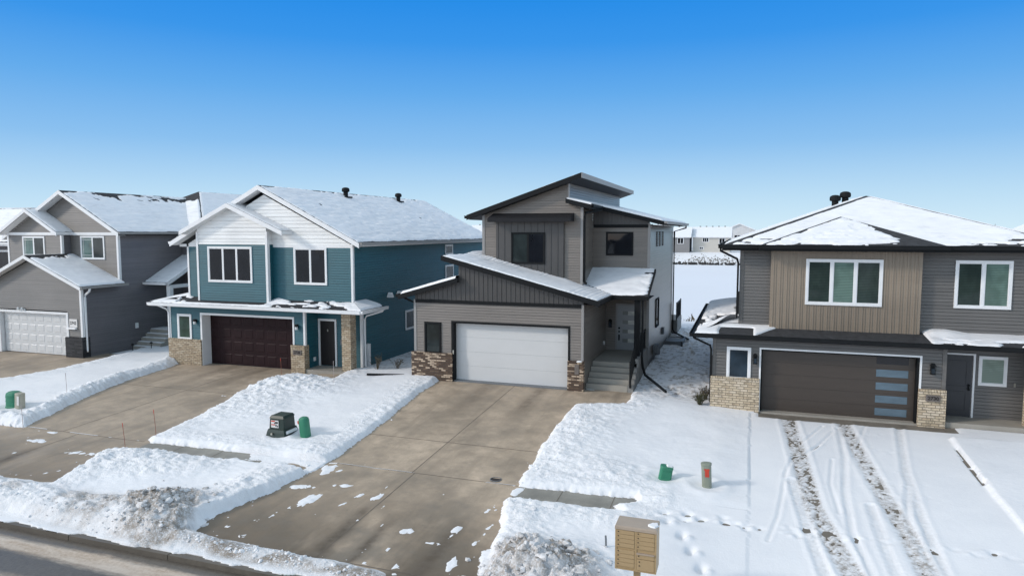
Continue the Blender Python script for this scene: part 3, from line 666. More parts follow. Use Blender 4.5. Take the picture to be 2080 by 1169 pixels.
for n_, cx, cy, sx, sy, r0, r1, dd in ((260,-13.7,12.95,.6,.45,.02,.10,.9),(300,-3.75,12.8,.75,.6,.02,.11,.7),(180,-14.5,12.2,1.9,.3,.015,.055,.5),(160,-10,12.0,1.6,.14,.02,.06,.2),(120,-18.3,23.4,.9,1.2,.015,.05,0),(70,-17,15.2,1.2,.5,.015,.045,0),(120,-20.5,12.5,1.6,.35,.02,.08,.05),(60,-12.2,19,.25,3.2,.02,.05,0),(60,-5.4,19.5,.25,2.4,.02,.06,0)):
    for _ in range(n_):
        x = cx + rs.randn()*sx; y = cy + rs.randn()*sy
        if y < 11.6 or y > 26: continue
        r = r0 + (r1-r0)*rs.rand()**3; sp_.append((x, y, snow_z(x, y) - r*.05, r, dd*(.35+.5*rs.rand()) if dd else 0))
clods('snow_chunks', sp_, M['snow'], 'loose lumps of ploughed snow on the piles and berms')

# ---------------------------------------------------------------- house-building helpers
def clip(poly, z0, z1):
    def cut(P, z, up):
        out = []
        for i in range(len(P)):
            a, b = P[i], P[(i+1) % len(P)]
            ia = a[1] >= z if up else a[1] <= z; ib = b[1] >= z if up else b[1] <= z
            if ia: out.append(a)
            if ia != ib:
                s = (z-a[1])/(b[1]-a[1]); out.append((a[0]+(b[0]-a[0])*s, z))
        return out
    P = cut(list(poly), z0, True)
    return cut(P, z1, False) if len(P) > 2 else []
def nrm(ax, sg): return (0, sg, 0) if ax == 'y' else (sg, 0, 0)
def P3(ax, c, sg, u, z, dd=0.0):
    return (u, c + sg*dd, z) if ax == 'y' else (c + sg*dd, u, z)
def lap(mb, poly, ax, c, sg, exp=.11, dep=.021):      # lapped boards, each tilted and proud at its lower edge
    z0 = min(p[1] for p in poly); z1 = max(p[1] for p in poly); k = math.floor(z0/exp)
    while k*exp < z1 - 1e-6:
        a, b = k*exp, (k+1)*exp; q = clip(poly, a, b); k += 1
        if len(q) < 3: continue
        gap = .015; q2 = clip(q, a+gap, b)
        if len(q2) < 3: continue
        mb.face([P3(ax, c, sg, u, z, dep*(1-(z-a)/exp)) for u, z in q2], nrm(ax, sg))
        q = q2
        lo = min(z for u, z in q); us = [u for u, z in q if abs(z-lo) < 1e-6]
        if len(us) > 1:
            d0 = dep*(1-(lo-a)/exp)
            lo2 = max(a, lo-gap); e0, e1 = min(us), max(us)
            mb.face([P3(ax,c,sg,e0,lo,-.03), P3(ax,c,sg,e1,lo,-.03), P3(ax,c,sg,e1,lo,d0), P3(ax,c,sg,e0,lo,d0)], (0,0,-1))
            mb.face([P3(ax,c,sg,e0,lo2,-.03), P3(ax,c,sg,e1,lo2,-.03), P3(ax,c,sg,e1,lo,-.03), P3(ax,c,sg,e0,lo,-.03)], nrm(ax, sg))
            mb.face([P3(ax,c,sg,e0,lo2,-.03), P3(ax,c,sg,e1,lo2,-.03), P3(ax,c,sg,e1,lo2,.001), P3(ax,c,sg,e0,lo2,.001)], (0,0,1))
def bb(mb, poly, ax, c, sg, step=.305, rib=.05, dep=.022, both=False, skip=()):   # boards with raised battens
    mb.face([P3(ax, c, sg, u, z, 0) for u, z in poly], nrm(ax, sg))
    u0 = min(p[0] for p in poly); u1 = max(p[0] for p in poly); u = u0 + .08
    while u < u1 - .04:
        for uu, w_ in (((u, rib), (u + step*.40, rib*.45)) if both else ((u, rib),)):
            tz = []; 
            for i in range(len(poly)):
                a, b = poly[i], poly[(i+1) % len(poly)]
                if (a[0]-uu)*(b[0]-uu) <= 0 and a[0] != b[0]:
                    tz.append(a[1]+(b[1]-a[1])*(uu-a[0])/(b[0]-a[0]))
            if len(tz) < 2 or max(tz)-min(tz) < .06: continue
            seg = [(min(tz)+.005, max(tz)-.03)]
            for a, b, z0, z1 in skip:
                if a - w_/2 < uu < b + w_/2: seg = [(p, q) for s0, s1 in seg for p, q in ((s0, min(s1, z0)), (max(s0, z1), s1)) if q > p]
            for p, q in seg: mb.wbox(ax, c, sg, uu-w_/2, uu+w_/2, p, q, 0.001, dep)
        u += step
def window(T, ax, c, sg, u0, u1, z0, z1, fm, panes, fw=.06, proud=.05, mull=.05, grille=False, name='window'):
    f = MB(); f.wbox(ax,c,sg,u0,u1,z1-fw,z1,0,proud); f.wbox(ax,c,sg,u0,u1,z0,z0+fw,0,proud+.006)
    f.wbox(ax,c,sg,u0,u0+fw,z0+fw,z1-fw,0,proud); f.wbox(ax,c,sg,u1-fw,u1,z0+fw,z1-fw,0,proud)
    n = len(panes); wd = (u1-u0-2*fw)/n
    for i in range(1, n): f.wbox(ax,c,sg,u0+fw+wd*i-mull/2,u0+fw+wd*i+mull/2,z0+fw,z1-fw,.0,proud-.012)
    i2 = .022                                           # inner sash
    for i in range(n):
        a = u0+fw+wd*i+(mull/2 if i else 0); b = u0+fw+wd*(i+1)-(mull/2 if i < n-1 else 0)
        f.wbox(ax,c,sg,a,a+i2,z0+fw,z1-fw,.004,.036); f.wbox(ax,c,sg,b-i2,b,z0+fw,z1-fw,.004,.036)
        f.wbox(ax,c,sg,a+i2,b-i2,z0+fw,z0+fw+i2,.004,.036); f.wbox(ax,c,sg,a+i2,b-i2,z1-fw-i2,z1-fw,.004,.036)
    fo = build(name, f, fm, T)
    for i, pm in enumerate(panes):
        a = u0+fw+wd*i+(mull/2 if i else 0); b = u0+fw+wd*(i+1)-(mull/2 if i < n-1 else 0)
        p = MB(); p.face([P3(ax,c,sg,a+i2,z0+fw+i2,.024),P3(ax,c,sg,b-i2,z0+fw+i2,.024),P3(ax,c,sg,b-i2,z1-fw-i2,.024),P3(ax,c,sg,a+i2,z1-fw-i2,.024)], nrm(ax,sg))
        build('pane', p, pm, fo)
    if grille:
        g = MB(); a, b = u0+fw+i2, u0+fw+wd-mull/2-i2
        for zz in (z0+fw+.14, z1-fw-.14): g.wbox(ax,c,sg,a,b,zz,zz+.018,.026,.034)
        g.wbox(ax,c,sg,a+.1,a+.118,z0+fw+.05,z1-fw-.05,.026,.034)
        build('grille', g, M['white'], fo)
    return fo
def slab(T, polys, th, m, name='roof'):
    mb = MB()
    for poly in polys:
        mb.face(poly, (0,0,1)); mb.face([(p[0],p[1],p[2]-th) for p in poly], (0,0,-1))
        c = sum((Vector(p) for p in poly), Vector())/len(poly)
        for i in range(len(poly)):
            a, b = Vector(poly[i]), Vector(poly[(i+1) % len(poly)]); n = (a+b)/2-c; n.z = 0
            mb.face([a, b, b-Vector((0,0,th)), a-Vector((0,0,th))], n)
    return build(name, mb, m, T)
def snow_layer(parent, parts, seed, res=.06, amp=.5, name='snow_layer'):
    """parts: (convex polygon 3D, margins per edge (None = runs on), thickness, bare function or None)"""
    Vs, Fs, k = [], [], 0
    off = np.array(root_of(parent).location)
    for poly, mg, th, bare in parts:
        P = np.array(poly, float); c = P[:, :2].mean(0); n = np.cross(P[1]-P[0], P[2]-P[1]); n /= n[2] if abs(n[2]) > 1e-9 else 1
        gx, gy = -n[0], -n[1]
        lo, hi = P[:, :2].min(0)-res, P[:, :2].max(0)+res
        X, Y = np.meshgrid(np.arange(lo[0], hi[0]+res, res), np.arange(lo[1], hi[1]+res, res))
        E = []
        for i in range(len(P)):
            a, b = P[i, :2], P[(i+1) % len(P), :2]; e = b-a; nn = np.array([-e[1], e[0]])/np.hypot(*e)
            if (c-a) @ nn < 0: nn = -nn
            E.append((a, nn))
        raw = np.min([(X-a[0])*q[0]+(Y-a[1])*q[1] for a, q in E], 0)
        ok = raw > -res*1.45
        for _ in range(3):
            for a, q in E:
                s = np.minimum((X-a[0])*q[0]+(Y-a[1])*q[1], 0); X = X - s*q[0]; Y = Y - s*q[1]
        t = np.full(X.shape, 1.0)
        wob = .10*(fbm(X*2.3, Y*2.3, seed+3, 4)-.5) + .05*(fbm(X*9, Y*9, seed+4, 2)-.5)
        for (a, q), m_ in zip(E, mg):
            if m_ is None: continue
            s = (X-a[0])*q[0]+(Y-a[1])*q[1] + wob*.6 - m_; t = np.minimum(t, np.clip(s/.07, -1, 1))
        nz = fbm(X*1.1, Y*1.1, seed, 4)-.5; nf = fbm(X*5, Y*5, seed+1, 3)-.5
        t = th*np.where(t > 0, t**.6, t) * (1 + amp*2*nz) + .012*nf
        t = np.where(raw < 1e-4, np.minimum(t, th), t)
        if bare is not None: t = t - bare(X, Y, nz, nf)
        Zs = P[0, 2] + gx*(X-P[0, 0]) + gy*(Y-P[0, 1]) + np.maximum(t, -.05)
        idx = np.arange(X.size).reshape(X.shape); up = t > -.02
        f = (ok[:-1,:-1] & ok[:-1,1:] & ok[1:,1:] & ok[1:,:-1]) & (up[:-1,:-1] | up[:-1,1:] | up[1:,1:] | up[1:,:-1])
        F = np.stack([idx[:-1,:-1][f], idx[:-1,1:][f], idx[1:,1:][f], idx[1:,:-1][f]], 1)
        if len(F) == 0: continue
        used = np.unique(F); rm = np.zeros(X.size, np.int64); rm[used] = np.arange(len(used))
        Vs.append(np.stack([X.ravel(), Y.ravel(), Zs.ravel()], 1)[used]-off); Fs.append(rm[F]+k); k += len(used)
    return npmesh(name, np.concatenate(Vs), np.concatenate(Fs), M['roof_snow'], parent)
def build_each(name, mb, m, T):
    for f in mb.f:
        q = MB(); q.face([mb.v[i] for i in f]); build(name, q, m, T)
def fascia(T, edges, m, th=.03, name='fascia'):
    for p0, p1, n, z0, z1 in edges:
        mb = MB(); mb.beam(p0, p1, n, th, z0, z1); o = build(name, mb, m, T)
    return o
def gutter(T, p0, p1, n, m, wd=.12, h=.12, name='gutter'):
    mb = MB(); p0 = Vector(p0); p1 = Vector(p1); nn = Vector(n).normalized()
    mb.beam(p0, p1, nn, wd, -h, -h+.02); mb.beam(p0 + nn*wd, p1 + nn*wd, nn, .015, -h, .0); mb.beam(p0 + nn*(wd+.015), p1 + nn*(wd+.015), nn, .012, -.025, .004)
    mb.beam(p0, p1, nn, .01, -h, 0)
    dd = (p1-p0).normalized()
    for p, s in ((p0, 1), (p1, -1)): mb.beam(p, p + nn*wd, dd*s, .012, -h, 0)
    return build(name, mb, m, T)
def spout(T, pts, m, r=.045, name='downspout'):
    mb = MB(); mb.tube(pts, r*1.25, 4)
    for p in pts[1:-1:2]: pass
    return build(name, mb, m, T)
def trim(T, items, m, name='trim'):
    for it in items:
        mb = MB(); mb.wbox(*it); o = build(name, mb, m, T)
    return o
def text(T, body, size, ax_loc, m, depth=.008, name='house_number', rz=0.0):
    cu = bpy.data.curves.new(name, 'FONT'); cu.body = body; cu.size = size; cu.extrude = depth; cu.align_x = 'CENTER'; cu.align_y = 'CENTER'; cu.offset = .004
    o = bpy.data.objects.new('tmp', cu); COL.objects.link(o)
    me = bpy.data.meshes.new_from_object(o.evaluated_get(bpy.context.evaluated_depsgraph_get())); bpy.data.objects.remove(o)
    me.name = name; q = link(name, me, T, m)
    base = Vector(root_of(T).location); q.location = Vector(ax_loc) - base; q.rotation_euler = (R(90), 0, rz); return q
def wall_lamp(T, x, y, z, style='white'):
    b = MB(); b.box(x-.05, x+.05, y-.02, y, z-.08, z+.08); b.box(x-.035, x+.035, y-.12, y-.02, z+.04, z+.07)
    if style == 'white':
        b.prism([(x-.07,y-.17),(x+.07,y-.17),(x+.07,y-.03),(x-.07,y-.03)], z-.01, z+.10, .75)
        o = build('wall_lamp', b, M['black'], T); g = MB(); g.lathe((x, y-.10, z-.15), [(.055,0),(.068,.02),(.066,.14)], 12); build('lamp_shade', g, M['lamp_glass'], o)
    else:
        b.prism([(x-.085,y-.19),(x+.085,y-.19),(x+.085,y-.02),(x-.085,y-.02)], z+.09, z+.17, .35); b.box(x-.07,x+.07,y-.175,y-.035,z-.20,z-.17)
        for sx in (-.068, .056):
            for sy in (-.173, -.049): b.box(x+sx, x+sx+.012, y+sy, y+sy+.012, z-.17, z+.09)
        o = build('wall_lamp', b, M['black'], T); g = MB(); g.box(x-.05, x+.05, y-.155, y-.055, z-.165, z+.0); build('lamp_shade', g, M['glass_blue'], o)
    return o
def roof_vent(T, x, y, z):
    v = MB(); v.lathe((x, y, z-.12), [(.13,0),(.13,.25),(.12,.27)], 14); v.lathe((x, y, z+.15), [(.15,0),(.20,.02),(.215,.06),(.215,.15),(.19,.21),(.11,.25),(.04,.26)], 18)
    v.box(x-.27, x+.27, y-.27, y+.27, z-.17, z-.10)
    return build('roof_vent', v, M['black'], T)
def panel_door(T, x0, x1, y, z0, z1, rows, cols, m, gap=.012, raise_=True, name='garage_door'):
    d = MB(); h = (z1-z0)/rows
    for r in range(rows):
        a, b = z0+r*h, z0+(r+1)*h-gap
        d.box(x0, x1, y, y+.05, a, b)
        d.box(x0, x1, y+.012, y+.05, b, b+gap)
        if raise_:
            cw = (x1-x0)/cols
            for c in range(cols):
                u0, u1, v0, v1 = x0+c*cw+.09, x0+(c+1)*cw-.09, a+.09, b-.09
                k = len(d.v); q = [(u0,v0),(u1,v0),(u1,v1),(u0,v1)]
                d.v += [(u, y-.001, v) for u, v in q] + [(u + (.03 if u == u0 else -.03), y-.014, v + (.03 if v == v0 else -.03)) for u, v in q]
                for f in ((4,5,6,7),(0,1,5,4),(1,2,6,5),(2,3,7,6),(3,0,4,7)): d.f.append(tuple(k+i for i in f)); d.mi.append(d.cur)
    return build(name, d, m, T)
def brickwork(T, boxes, m, name='brick_veneer', cap=True):
    for x0, x1, y0, y1, z0, z1 in boxes:
        mb = MB(); mb.box(x0, x1, y0, y1, z0, z1-.10 if cap else z1)
        o = build(name, mb, m, T)
        if cap:                                         # soldier course of upright bricks on top
            rs_ = random.Random(int(x0*10)); c = MB()
            n = max(2, round((x1-x0)/.085)); s = (x1-x0)/n
            for i in range(n):
                j = rs_.uniform(-.004,.004); c.box(x0+i*s+.005, x0+(i+1)*s-.005, y0-.014+j, y1, z1-.098, z1+j)
            build('sill_course', c, m, o)
    return o

# ================================================================ C: gray-brown house with shed roofs (middle)
T = thing('house', (-9.0, 30.0, 0), 'gray-brown house with steep shed roofs, white garage door and brown brick base', 'house', 'houses along the street')
s = MB(); y0 = 26.18
for pl in ([(-13.35,1.1),(-11.62,1.1),(-11.62,3.3),(-13.35,3.3)], [(-11.62,2.52),(-6.55,2.52),(-6.55,3.3),(-11.62,3.3)], [(-6.55,1.1),(-6.0,1.1),(-6.0,3.3),(-6.55,3.3)]): lap(s, pl, 'y', y0, -1, .112)
lap(s, [(26.18,-.1),(30.85,-.1),(30.85,4.0),(26.18,3.55)], 'x', -6.0, 1, .112)
yt = 28.75
lap(s, [(-11.2,3.6),(-7.27,3.6),(-7.27,8.35),(-11.2,7.04)], 'y', yt, -1, .112); lap(s, [(-7.27,3.6),(-6.65,3.6),(-6.65,7.33),(-7.27,7.48)], 'y', yt, -1, .112)
lap(s, [(28.75,3.6),(30.85,3.6),(30.85,7.3),(28.75,7.3)], 'x', -6.65, 1, .112)
lap(s, [(-6.65,4.0),(-4.08,4.0),(-4.08,6.48),(-6.65,6.48)], 'y', 30.85, -1, .112); lap(s, [(-6.0,.85),(-4.08,.85),(-4.08,4.0),(-6.0,4.0)], 'y', 30.86, -1, .112)
lap(s, [(28.75,7.3),(41.2,7.3),(41.2,8.35),(28.75,8.35)], 'x', -7.27, 1, .112)
s.box(-13.34,-6.1,26.8,33,-.2,3.2); s.box(-11.19,-6.7,28.9,41.1,-.2,6.8); s.box(-11.2,-4.2,31,41.15,-.2,6.4)
lap(s, [(30.85,.42),(41.2,.42),(41.2,6.62),(30.85,6.62)], 'x', -4.08, 1, .112)
build('siding', s, M['gray_lap'], T)
f = MB(); f.box(-13.33,-6.02,26.24,30.8,-.4,.0); f.box(-11.1,-4.1,30.95,41.18,-.5,.43); build('foundation', f, M['foundation'], T)
g = MB()
bb(g, [(-6.65,6.6),(-4.08,6.6),(-4.08,6.72),(-6.65,7.34)], 'y', 30.85, -1, .2); build('gable_panel', g, M['gray_bb'], T); g = MB()
bb(g, [(-13.35,3.42),(-11.32,3.42),(-11.32,4.22),(-13.35,3.66)], 'y', y0, -1, .2); bb(g, [(-11.32,3.42),(-5.98,3.42),(-5.98,3.63),(-11.32,5.0)], 'y', y0, -1, .2)
g.face([(-11.32,26.18,3.9),(-11.32,33,3.9),(-11.32,33,5.0),(-11.32,26.18,5.0)], (-1,0,0))
build('gable_panel', g, M['gray_bb'], T)
g = MB(); yb = 28.62; bb(g, [(-10.55,3.9),(-7.45,3.9),(-7.45,6.76),(-10.55,6.76)], 'y', yb, -1, .305, skip=[(-9.82,-8.28,4.88,6.26)]); g.face([(-7.45,yb,3.9),(-7.45,yt,3.9),(-7.45,yt,6.76),(-7.45,yb,6.76)], (1,0,0)); g.face([(-10.55,yb,4.5),(-10.55,yt,4.5),(-10.55,yt,6.76),(-10.55,yb,6.76)], (-1,0,0))
build('tower_panel', g, M['gray_bb'], T)
trim(T, [('y',y0,-1,-13.32,-6.07,3.29,3.43,.0,.05), ('y',30.85,-1,-6.62,-4.14,6.47,6.61,0,.05)], M['black'], 'band_board')
trim(T, [('y',y0,-1,-13.4,-13.29,1.15,3.42,-.05,.03), ('y',y0,-1,-6.07,-5.97,1.15,3.42,-.05,.03), ('y',yt,-1,-11.25,-11.13,3.6,7.05,-.05,.03), ('y',yt,-1,-6.73,-6.62,3.6,7.33,-.05,.03), ('y',30.85,-1,-4.16,-4.05,.45,6.66,-.08,.03), ('x',-7.27,1,28.72,28.84,7.48,8.33,-.03,.03)], M['trim_gray'], 'corner_trim')
# main garage roof, low left roof, porch roof, tower roofs
A = [(-11.9,25.78,5.31),(-6.65,25.78,3.97),(-6.65,30.0,3.97),(-11.9,30.0,5.31)]
A2 = [(-6.65,25.78,3.97),(-5.29,25.78,3.62),(-5.29,28.42,3.62),(-6.65,29.27,3.97)]
Pq = [(-5.29,28.42,3.62),(-3.8,28.42,3.62),(-3.8,30.85,4.63),(-6.65,30.85,4.63),(-6.65,29.27,3.97)]
B_ = [(-13.95,25.78,3.63),(-11.32,25.78,4.38),(-11.32,33,4.38),(-13.95,33,3.63)]
slab(T, [A, A2, B_], .16, M['shingle'], 'garage_roof'); ro = slab(T, [Pq], .12, M['shingle'], 'porch_roof')
def bC(X, Y, nz, nf): return .05*ss(.03,.16, fbm(X*2, Y*8, 203, 3)-.5)*ss(-4.6,-3.9,X)*1.4
snow_layer(ro, [(Pq, [.05,.05,None,None,None], .055, bC)], 51, .05)
go = [o for o in T.children if o.name.startswith('garage_roof')][0]
snow_layer(go, [(A, [.04,None,None,.04], .055, lambda X,Y,nz,nf: .02*(np.sin(X*34) > .3)*ss(-.1,.1,nz) - .10*ss(28.1,28.75,Y)*(.55+1.2*np.abs(nz))*ss(-6.6,-7.6,X)), (A2, [.04,.05,None,None], .055, lambda X,Y,nz,nf: .018*(np.sin(X*34) > .3)), (B_, [.06,None,.05,.08], .10, None)], 52, .05)
fascia(T, [((-11.9,25.78,5.31),(-5.29,25.78,3.62),(0,-1,0),-.21,.0), ((-13.95,25.78,3.63),(-11.2,25.78,4.41),(0,-1,0),-.2,.0), ((-3.8,28.42,3.62),(-3.8,30.85,4.63),(1,0,0),-.16,.0), ((-5.29,25.75,3.62),(-5.29,28.42,3.62),(1,0,0),-.16,.0), ((-5.29,28.42,3.62),(-3.78,28.42,3.62),(0,-1,0),-.16,.0), ((-11.9,25.75,5.31),(-11.9,30,5.31),(-1,0,0),-.2,.0)], M['black'])
sf = MB(); sf.face([(-11.87,25.8,5.10),(-5.3,25.8,3.43),(-5.3,26.2,3.43),(-11.87,26.2,5.10)],(0,0,-1)); sf.face([(-6.0,26.2,3.43),(-5.29,26.2,3.43),(-5.29,30.8,3.43),(-6.0,30.8,3.43)],(0,0,-1)); sf.face([(-6,28.45,3.45),(-3.82,28.45,3.45),(-3.82,30.85,3.45),(-6,30.85,3.45)],(0,0,-1)); sf.face([(-13.9,25.8,3.44),(-11.3,25.8,4.2),(-11.3,26.2,4.2),(-13.9,26.2,3.44)],(0,0,-1))
build_each('soffit', sf, M['charcoal'], T)
U = [(-11.85,28.35,7.01),(-6.63,28.35,8.75),(-6.63,42.2,8.75),(-11.85,42.2,7.01)]
D1 = [(-7.27,28.35,7.69),(-6.2,28.35,7.43),(-6.2,30.4,7.43),(-7.27,30.4,7.69)]; D2 = [(-7.27,30.4,7.69),(-3.41,30.4,6.75),(-3.41,42.2,6.75),(-7.27,42.2,7.69)]
uo = slab(T, [U], .16, M['shingle'], 'tower_roof'); do = slab(T, [D1, D2], .14, M['shingle'], 'side_roof')
snow_layer(uo, [(U, [.05,.05,.05,.05], .05, None)], 53, .09); snow_layer(do, [(D1, [.02,None,None,None], .07, None), (D2, [.02,.05,.05,None], .07, None)], 54, .06)
fascia(T, [((-11.85,28.35,7.01),(-6.63,28.35,8.75),(0,-1,0),-.2,.02), ((-7.3,28.35,7.70),(-6.18,28.35,7.42),(0,-1,0),-.19,.0), ((-6.2,30.4,7.43),(-3.41,30.4,6.75),(0,-1,0),-.19,.0), ((-6.2,28.33,7.43),(-6.2,30.4,7.43),(1,0,0),-.19,.0)], M['black'], .03)
tag(fascia(T, [((-6.63,28.33,8.75),(-6.63,42.2,8.75),(1,0,0),-.2,.02)], M['trim_gray'], .04), 'pale gray fascia board along the high roof edge')
sf = MB(); sf.face([(-11.8,28.4,6.82),(-6.65,28.4,8.55),(-6.65,42.1,8.55),(-11.8,42.1,6.82)],(0,0,-1)); sf.face([(-7.27,28.4,7.5),(-6.2,28.4,7.24),(-6.2,30.4,7.24),(-7.27,30.4,7.5)],(0,0,-1)); sf.face([(-7.27,30.42,7.5),(-3.42,30.42,6.57),(-3.42,42.1,6.57),(-7.27,42.1,7.5)],(0,0,-1)); build_each('soffit', sf, M['charcoal'], T)
gutter(T, (-3.41,30.38,6.75), (-3.41,42.2,6.75), (1,0,0), M['trim_gray']); gutter(T, (-11.85,28.4,7.0), (-11.85,42.1,7.0), (-1,0,0), M['black']); gutter(T, (-13.95,25.8,3.64), (-13.95,33,3.64), (-1,0,0), M['black']); gutter(T, (-6.2,28.4,7.42), (-6.2,30.35,7.42), (1,0,0), M['black'], .09, .1)
gutter(T, (-12.35,33.0,6.72), (-11.2,33.0,6.72), (0,-1,0), M['black'], .12, .16)
spout(T, [(-3.33,41.0,6.62),(-3.33,41.0,6.5),(-4.0,41.12,6.3),(-4.0,41.12,.5),(-3.85,40.9,.36),(-2.9,38.9,.3)], M['black']); spout(T, [(-6.12,30.2,7.32),(-6.12,30.1,7.25),(-6.55,28.85,7.1),(-6.57,28.78,6.9),(-6.57,28.78,4.15),(-6.45,28.7,4.08)], M['black'])
spout(T, [(-4.02,28.62,3.5),(-4.02,28.62,1.0),(-3.98,28.6,.62),(-3.85,28.4,.34),(-2.75,26.2,.20)], M['black']); spout(T, [(-13.9,26.1,3.5),(-13.6,26.22,3.35),(-13.42,26.3,3.25),(-13.42,26.4,.2),(-13.5,26.3,.08),(-15.6,25.9,.06)], M['black'])
# awning over the tower window
aw = MB(); k = len(aw.v); a0, a1 = -10.72, -7.02
aw.v += [(a0,28.08,6.74),(a1,28.08,6.74),(a1,28.75,6.74),(a0,28.75,6.74),(a0,28.08,6.90),(a1,28.08,6.90),(a1,28.75,7.10),(a0,28.75,7.10)]
for q in ((0,3,2,1),(4,5,6,7),(0,1,5,4),(1,2,6,5),(2,3,7,6),(3,0,4,7)): aw.f.append(tuple(k+i for i in q)); aw.mi.append(0)
aw.box(a0-.02,a1+.02,28.03,28.08,6.71,6.87); build('awning', aw, M['charcoal'], T)
window(T,'y',yb,-1,-9.82,-8.28,4.88,6.26,M['black'],[M['glass_dim'],M['glass']],.06,.05)
window(T,'y',30.85,-1,-6.03,-4.80,5.22,6.28,M['black'],[M['glass']],.05,.05)
window(T,'y',y0,-1,-12.9,-12.13,1.12,2.47,M['black'],[M['glass_dim']],.07,.06)
for a, b in ((33.2,33.6),(34.3,34.75),(35.5,36.0)): window(T,'x',-4.08,1,a,b,5.58,6.3,M['black'],[M['screen']],.035,.03)
window(T,'x',-4.08,1,33.35,34.35,1.65,3.05,M['black'],[M['glass']],.05,.07)
brickwork(T, [(-13.5,-11.6,26.07,26.2,-.35,1.18),(-6.6,-5.95,26.07,26.3,-.35,1.19)], M['brick_c'])
pq = MB(); pq.box(-6.30,-6.13,26.045,26.075,.66,1.06); build('number_plaque', pq, M['stone_plaque'], T)
sn = MB(); sn.lathe((-6.12,26.12,1.18), [(.15,-.01),(.10,.015),(.03,.035)], 11); build('snow_cap', sn, M['roof_snow'], T)
trim(T, [('y',y0,-1,-11.66,-11.56,0,2.56,-.35,.03), ('y',y0,-1,-6.6,-6.52,0,2.56,-.25,.03), ('y',y0,-1,-11.56,-6.6,2.47,2.56,-.25,.03)], M['black'], 'door_trim')
panel_door(T, -11.56,-6.6,26.45,.03,2.47,4,8,M['door_white'],.008,False)
sl = MB(); sl.box(-11.56,-6.6,26.18,26.5,-.02,.025); build('threshold', sl, M['galv'], T)
kp = MB(); kp.box(-11.6,-11.555,26.14,26.17,1.15,1.32); build('keypad', kp, M['copper'], T)
# porch, steps, door
st = MB(); st.box(-5.97,-4.12,27.85,30.85,-.2,.90)
for i in range(4): st.box(-5.97,-4.3,27.85-.30*(i+1),27.85-.30*i-.002,-.3,.90-.175*(i+1))
build('porch_steps', st, M['step'], T)
wl = MB(); wl.box(-4.28,-4.06,27.85,30.85,-.3,1.08); 
for i in range(4): wl.box(-4.29,-4.07,27.85-.30*(i+1),27.85-.30*i,-.3,.90-.175*(i+1)+.03)
build('porch_side_wall', wl, M['foundation'], T)
po = MB(); po.box(-4.36,-4.12,28.55,28.8,.9,3.5); build('porch_post', po, M['black'], T)
rl = MB()
rl.beam((-4.2,28.0,1.85),(-4.2,26.62,1.12),(1,0,0),.045,-.02,.03); rl.beam((-4.2,28.0,1.05),(-4.2,26.62,.32),(1,0,0),.03,-.015,.015)
for i in range(11):
    q = i/10; rl.box(-4.19,-4.17,28.0-1.38*q-.009,28.0-1.38*q+.009,1.06-.73*q,1.84-.73*q)
rl.box(-4.22,-4.15,26.58,26.65,.15,1.2); rl.box(-4.22,-4.15,28.0,28.07,.9,1.9)
rl.box(-4.22,-4.16,28.85,30.8,1.88,1.93); rl.box(-4.21,-4.17,28.85,30.8,1.13,1.16)
for i in range(16): rl.box(-4.2,-4.18,28.95+i*.118,28.968+i*.118,1.15,1.88)
build('railing', rl, M['black'], T)
dr = MB(); yd = 30.85; dr.wbox('y',yd,-1,-5.47,-4.58,.93,2.96,.0,.035); do_ = build('front_door', dr, M['pale_door'], T)
fr = MB(); fr.wbox('y',yd,-1,-5.55,-5.47,.9,3.04,0,.05); fr.wbox('y',yd,-1,-4.58,-4.5,.9,3.04,0,.05); fr.wbox('y',yd,-1,-5.47,-4.58,2.96,3.04,0,.05); build('door_frame', fr, M['trim_gray'], do_)
for i in range(4):
    z = 1.27 + .42*i
    p = MB(); p.wbox('y',yd,-1,-5.23,-4.98,z,z+.17,.02,.04); build('door_lite', p, M['lite_dim'], do_); p = MB(); p.wbox('y',yd,-1,-4.98,-4.68,z,z+.17,.02,.042); build('door_lite', p, M['lite'], do_)
h = MB(); h.wbox('y',yd,-1,-5.41,-5.35,1.36,1.62,.035,.075); h.wbox('y',yd,-1,-5.41,-5.35,1.72,1.80,.035,.065); h.wbox('y',yd,-1,-5.42,-5.34,1.88,1.96,.035,.07); build('handle', h, M['black'], do_)
wall_lamp(T, -5.78, 30.83, 2.15, 'black')
ou = MB(); ou.wbox('x',-6.0,1,30.25,30.36,1.2,1.36,.01,.06); build('outlet', ou, M['white'], T)
me_ = MB(); me_.tube([(-3.98,32.3,.3),(-3.98,32.3,.75),(-3.93,32.6,.85)], .025); me_.box(-4.04,-3.8,32.5,32.85,.55,.95); me_.lathe((-3.92,33.1,.4), [(.11,0),(.13,.05),(.13,.2),(.06,.28)], 12); build('gas_meter', me_, M['galv'], T)
me_ = MB(); me_.wbox('x',-4.08,1,36.0,36.3,.95,1.3,.01,.13); build('meter_box', me_, M['galv'], T)
ww_ = MB(); ww_.tube([(-4.05,37.3,.38),(-3.5,37.2,.38),(-3.1,37.6,.38),(-3.05,38.6,.38),(-3.4,39.1,.38),(-4.05,39.1,.38)], .03, 6); ww_.face([(-4.05,37.3,.34),(-3.15,37.4,.34),(-3.1,39.0,.34),(-4.05,39.1,.34)],(0,0,1)); ww_.box(-4.05,-3.1,37.25,37.3,-.1,.4); ww_.box(-3.15,-3.1,37.25,39.1,-.1,.4); build('window_well', ww_, M['galv'], T)
dk = MB(); dk.box(-8.5,-3.75,41.3,44.0,.2,1.05); dk2 = MB()
for i in range(24): dk2.box(-3.82,-3.80,41.4+i*.11,41.42+i*.11,1.1,2.0)
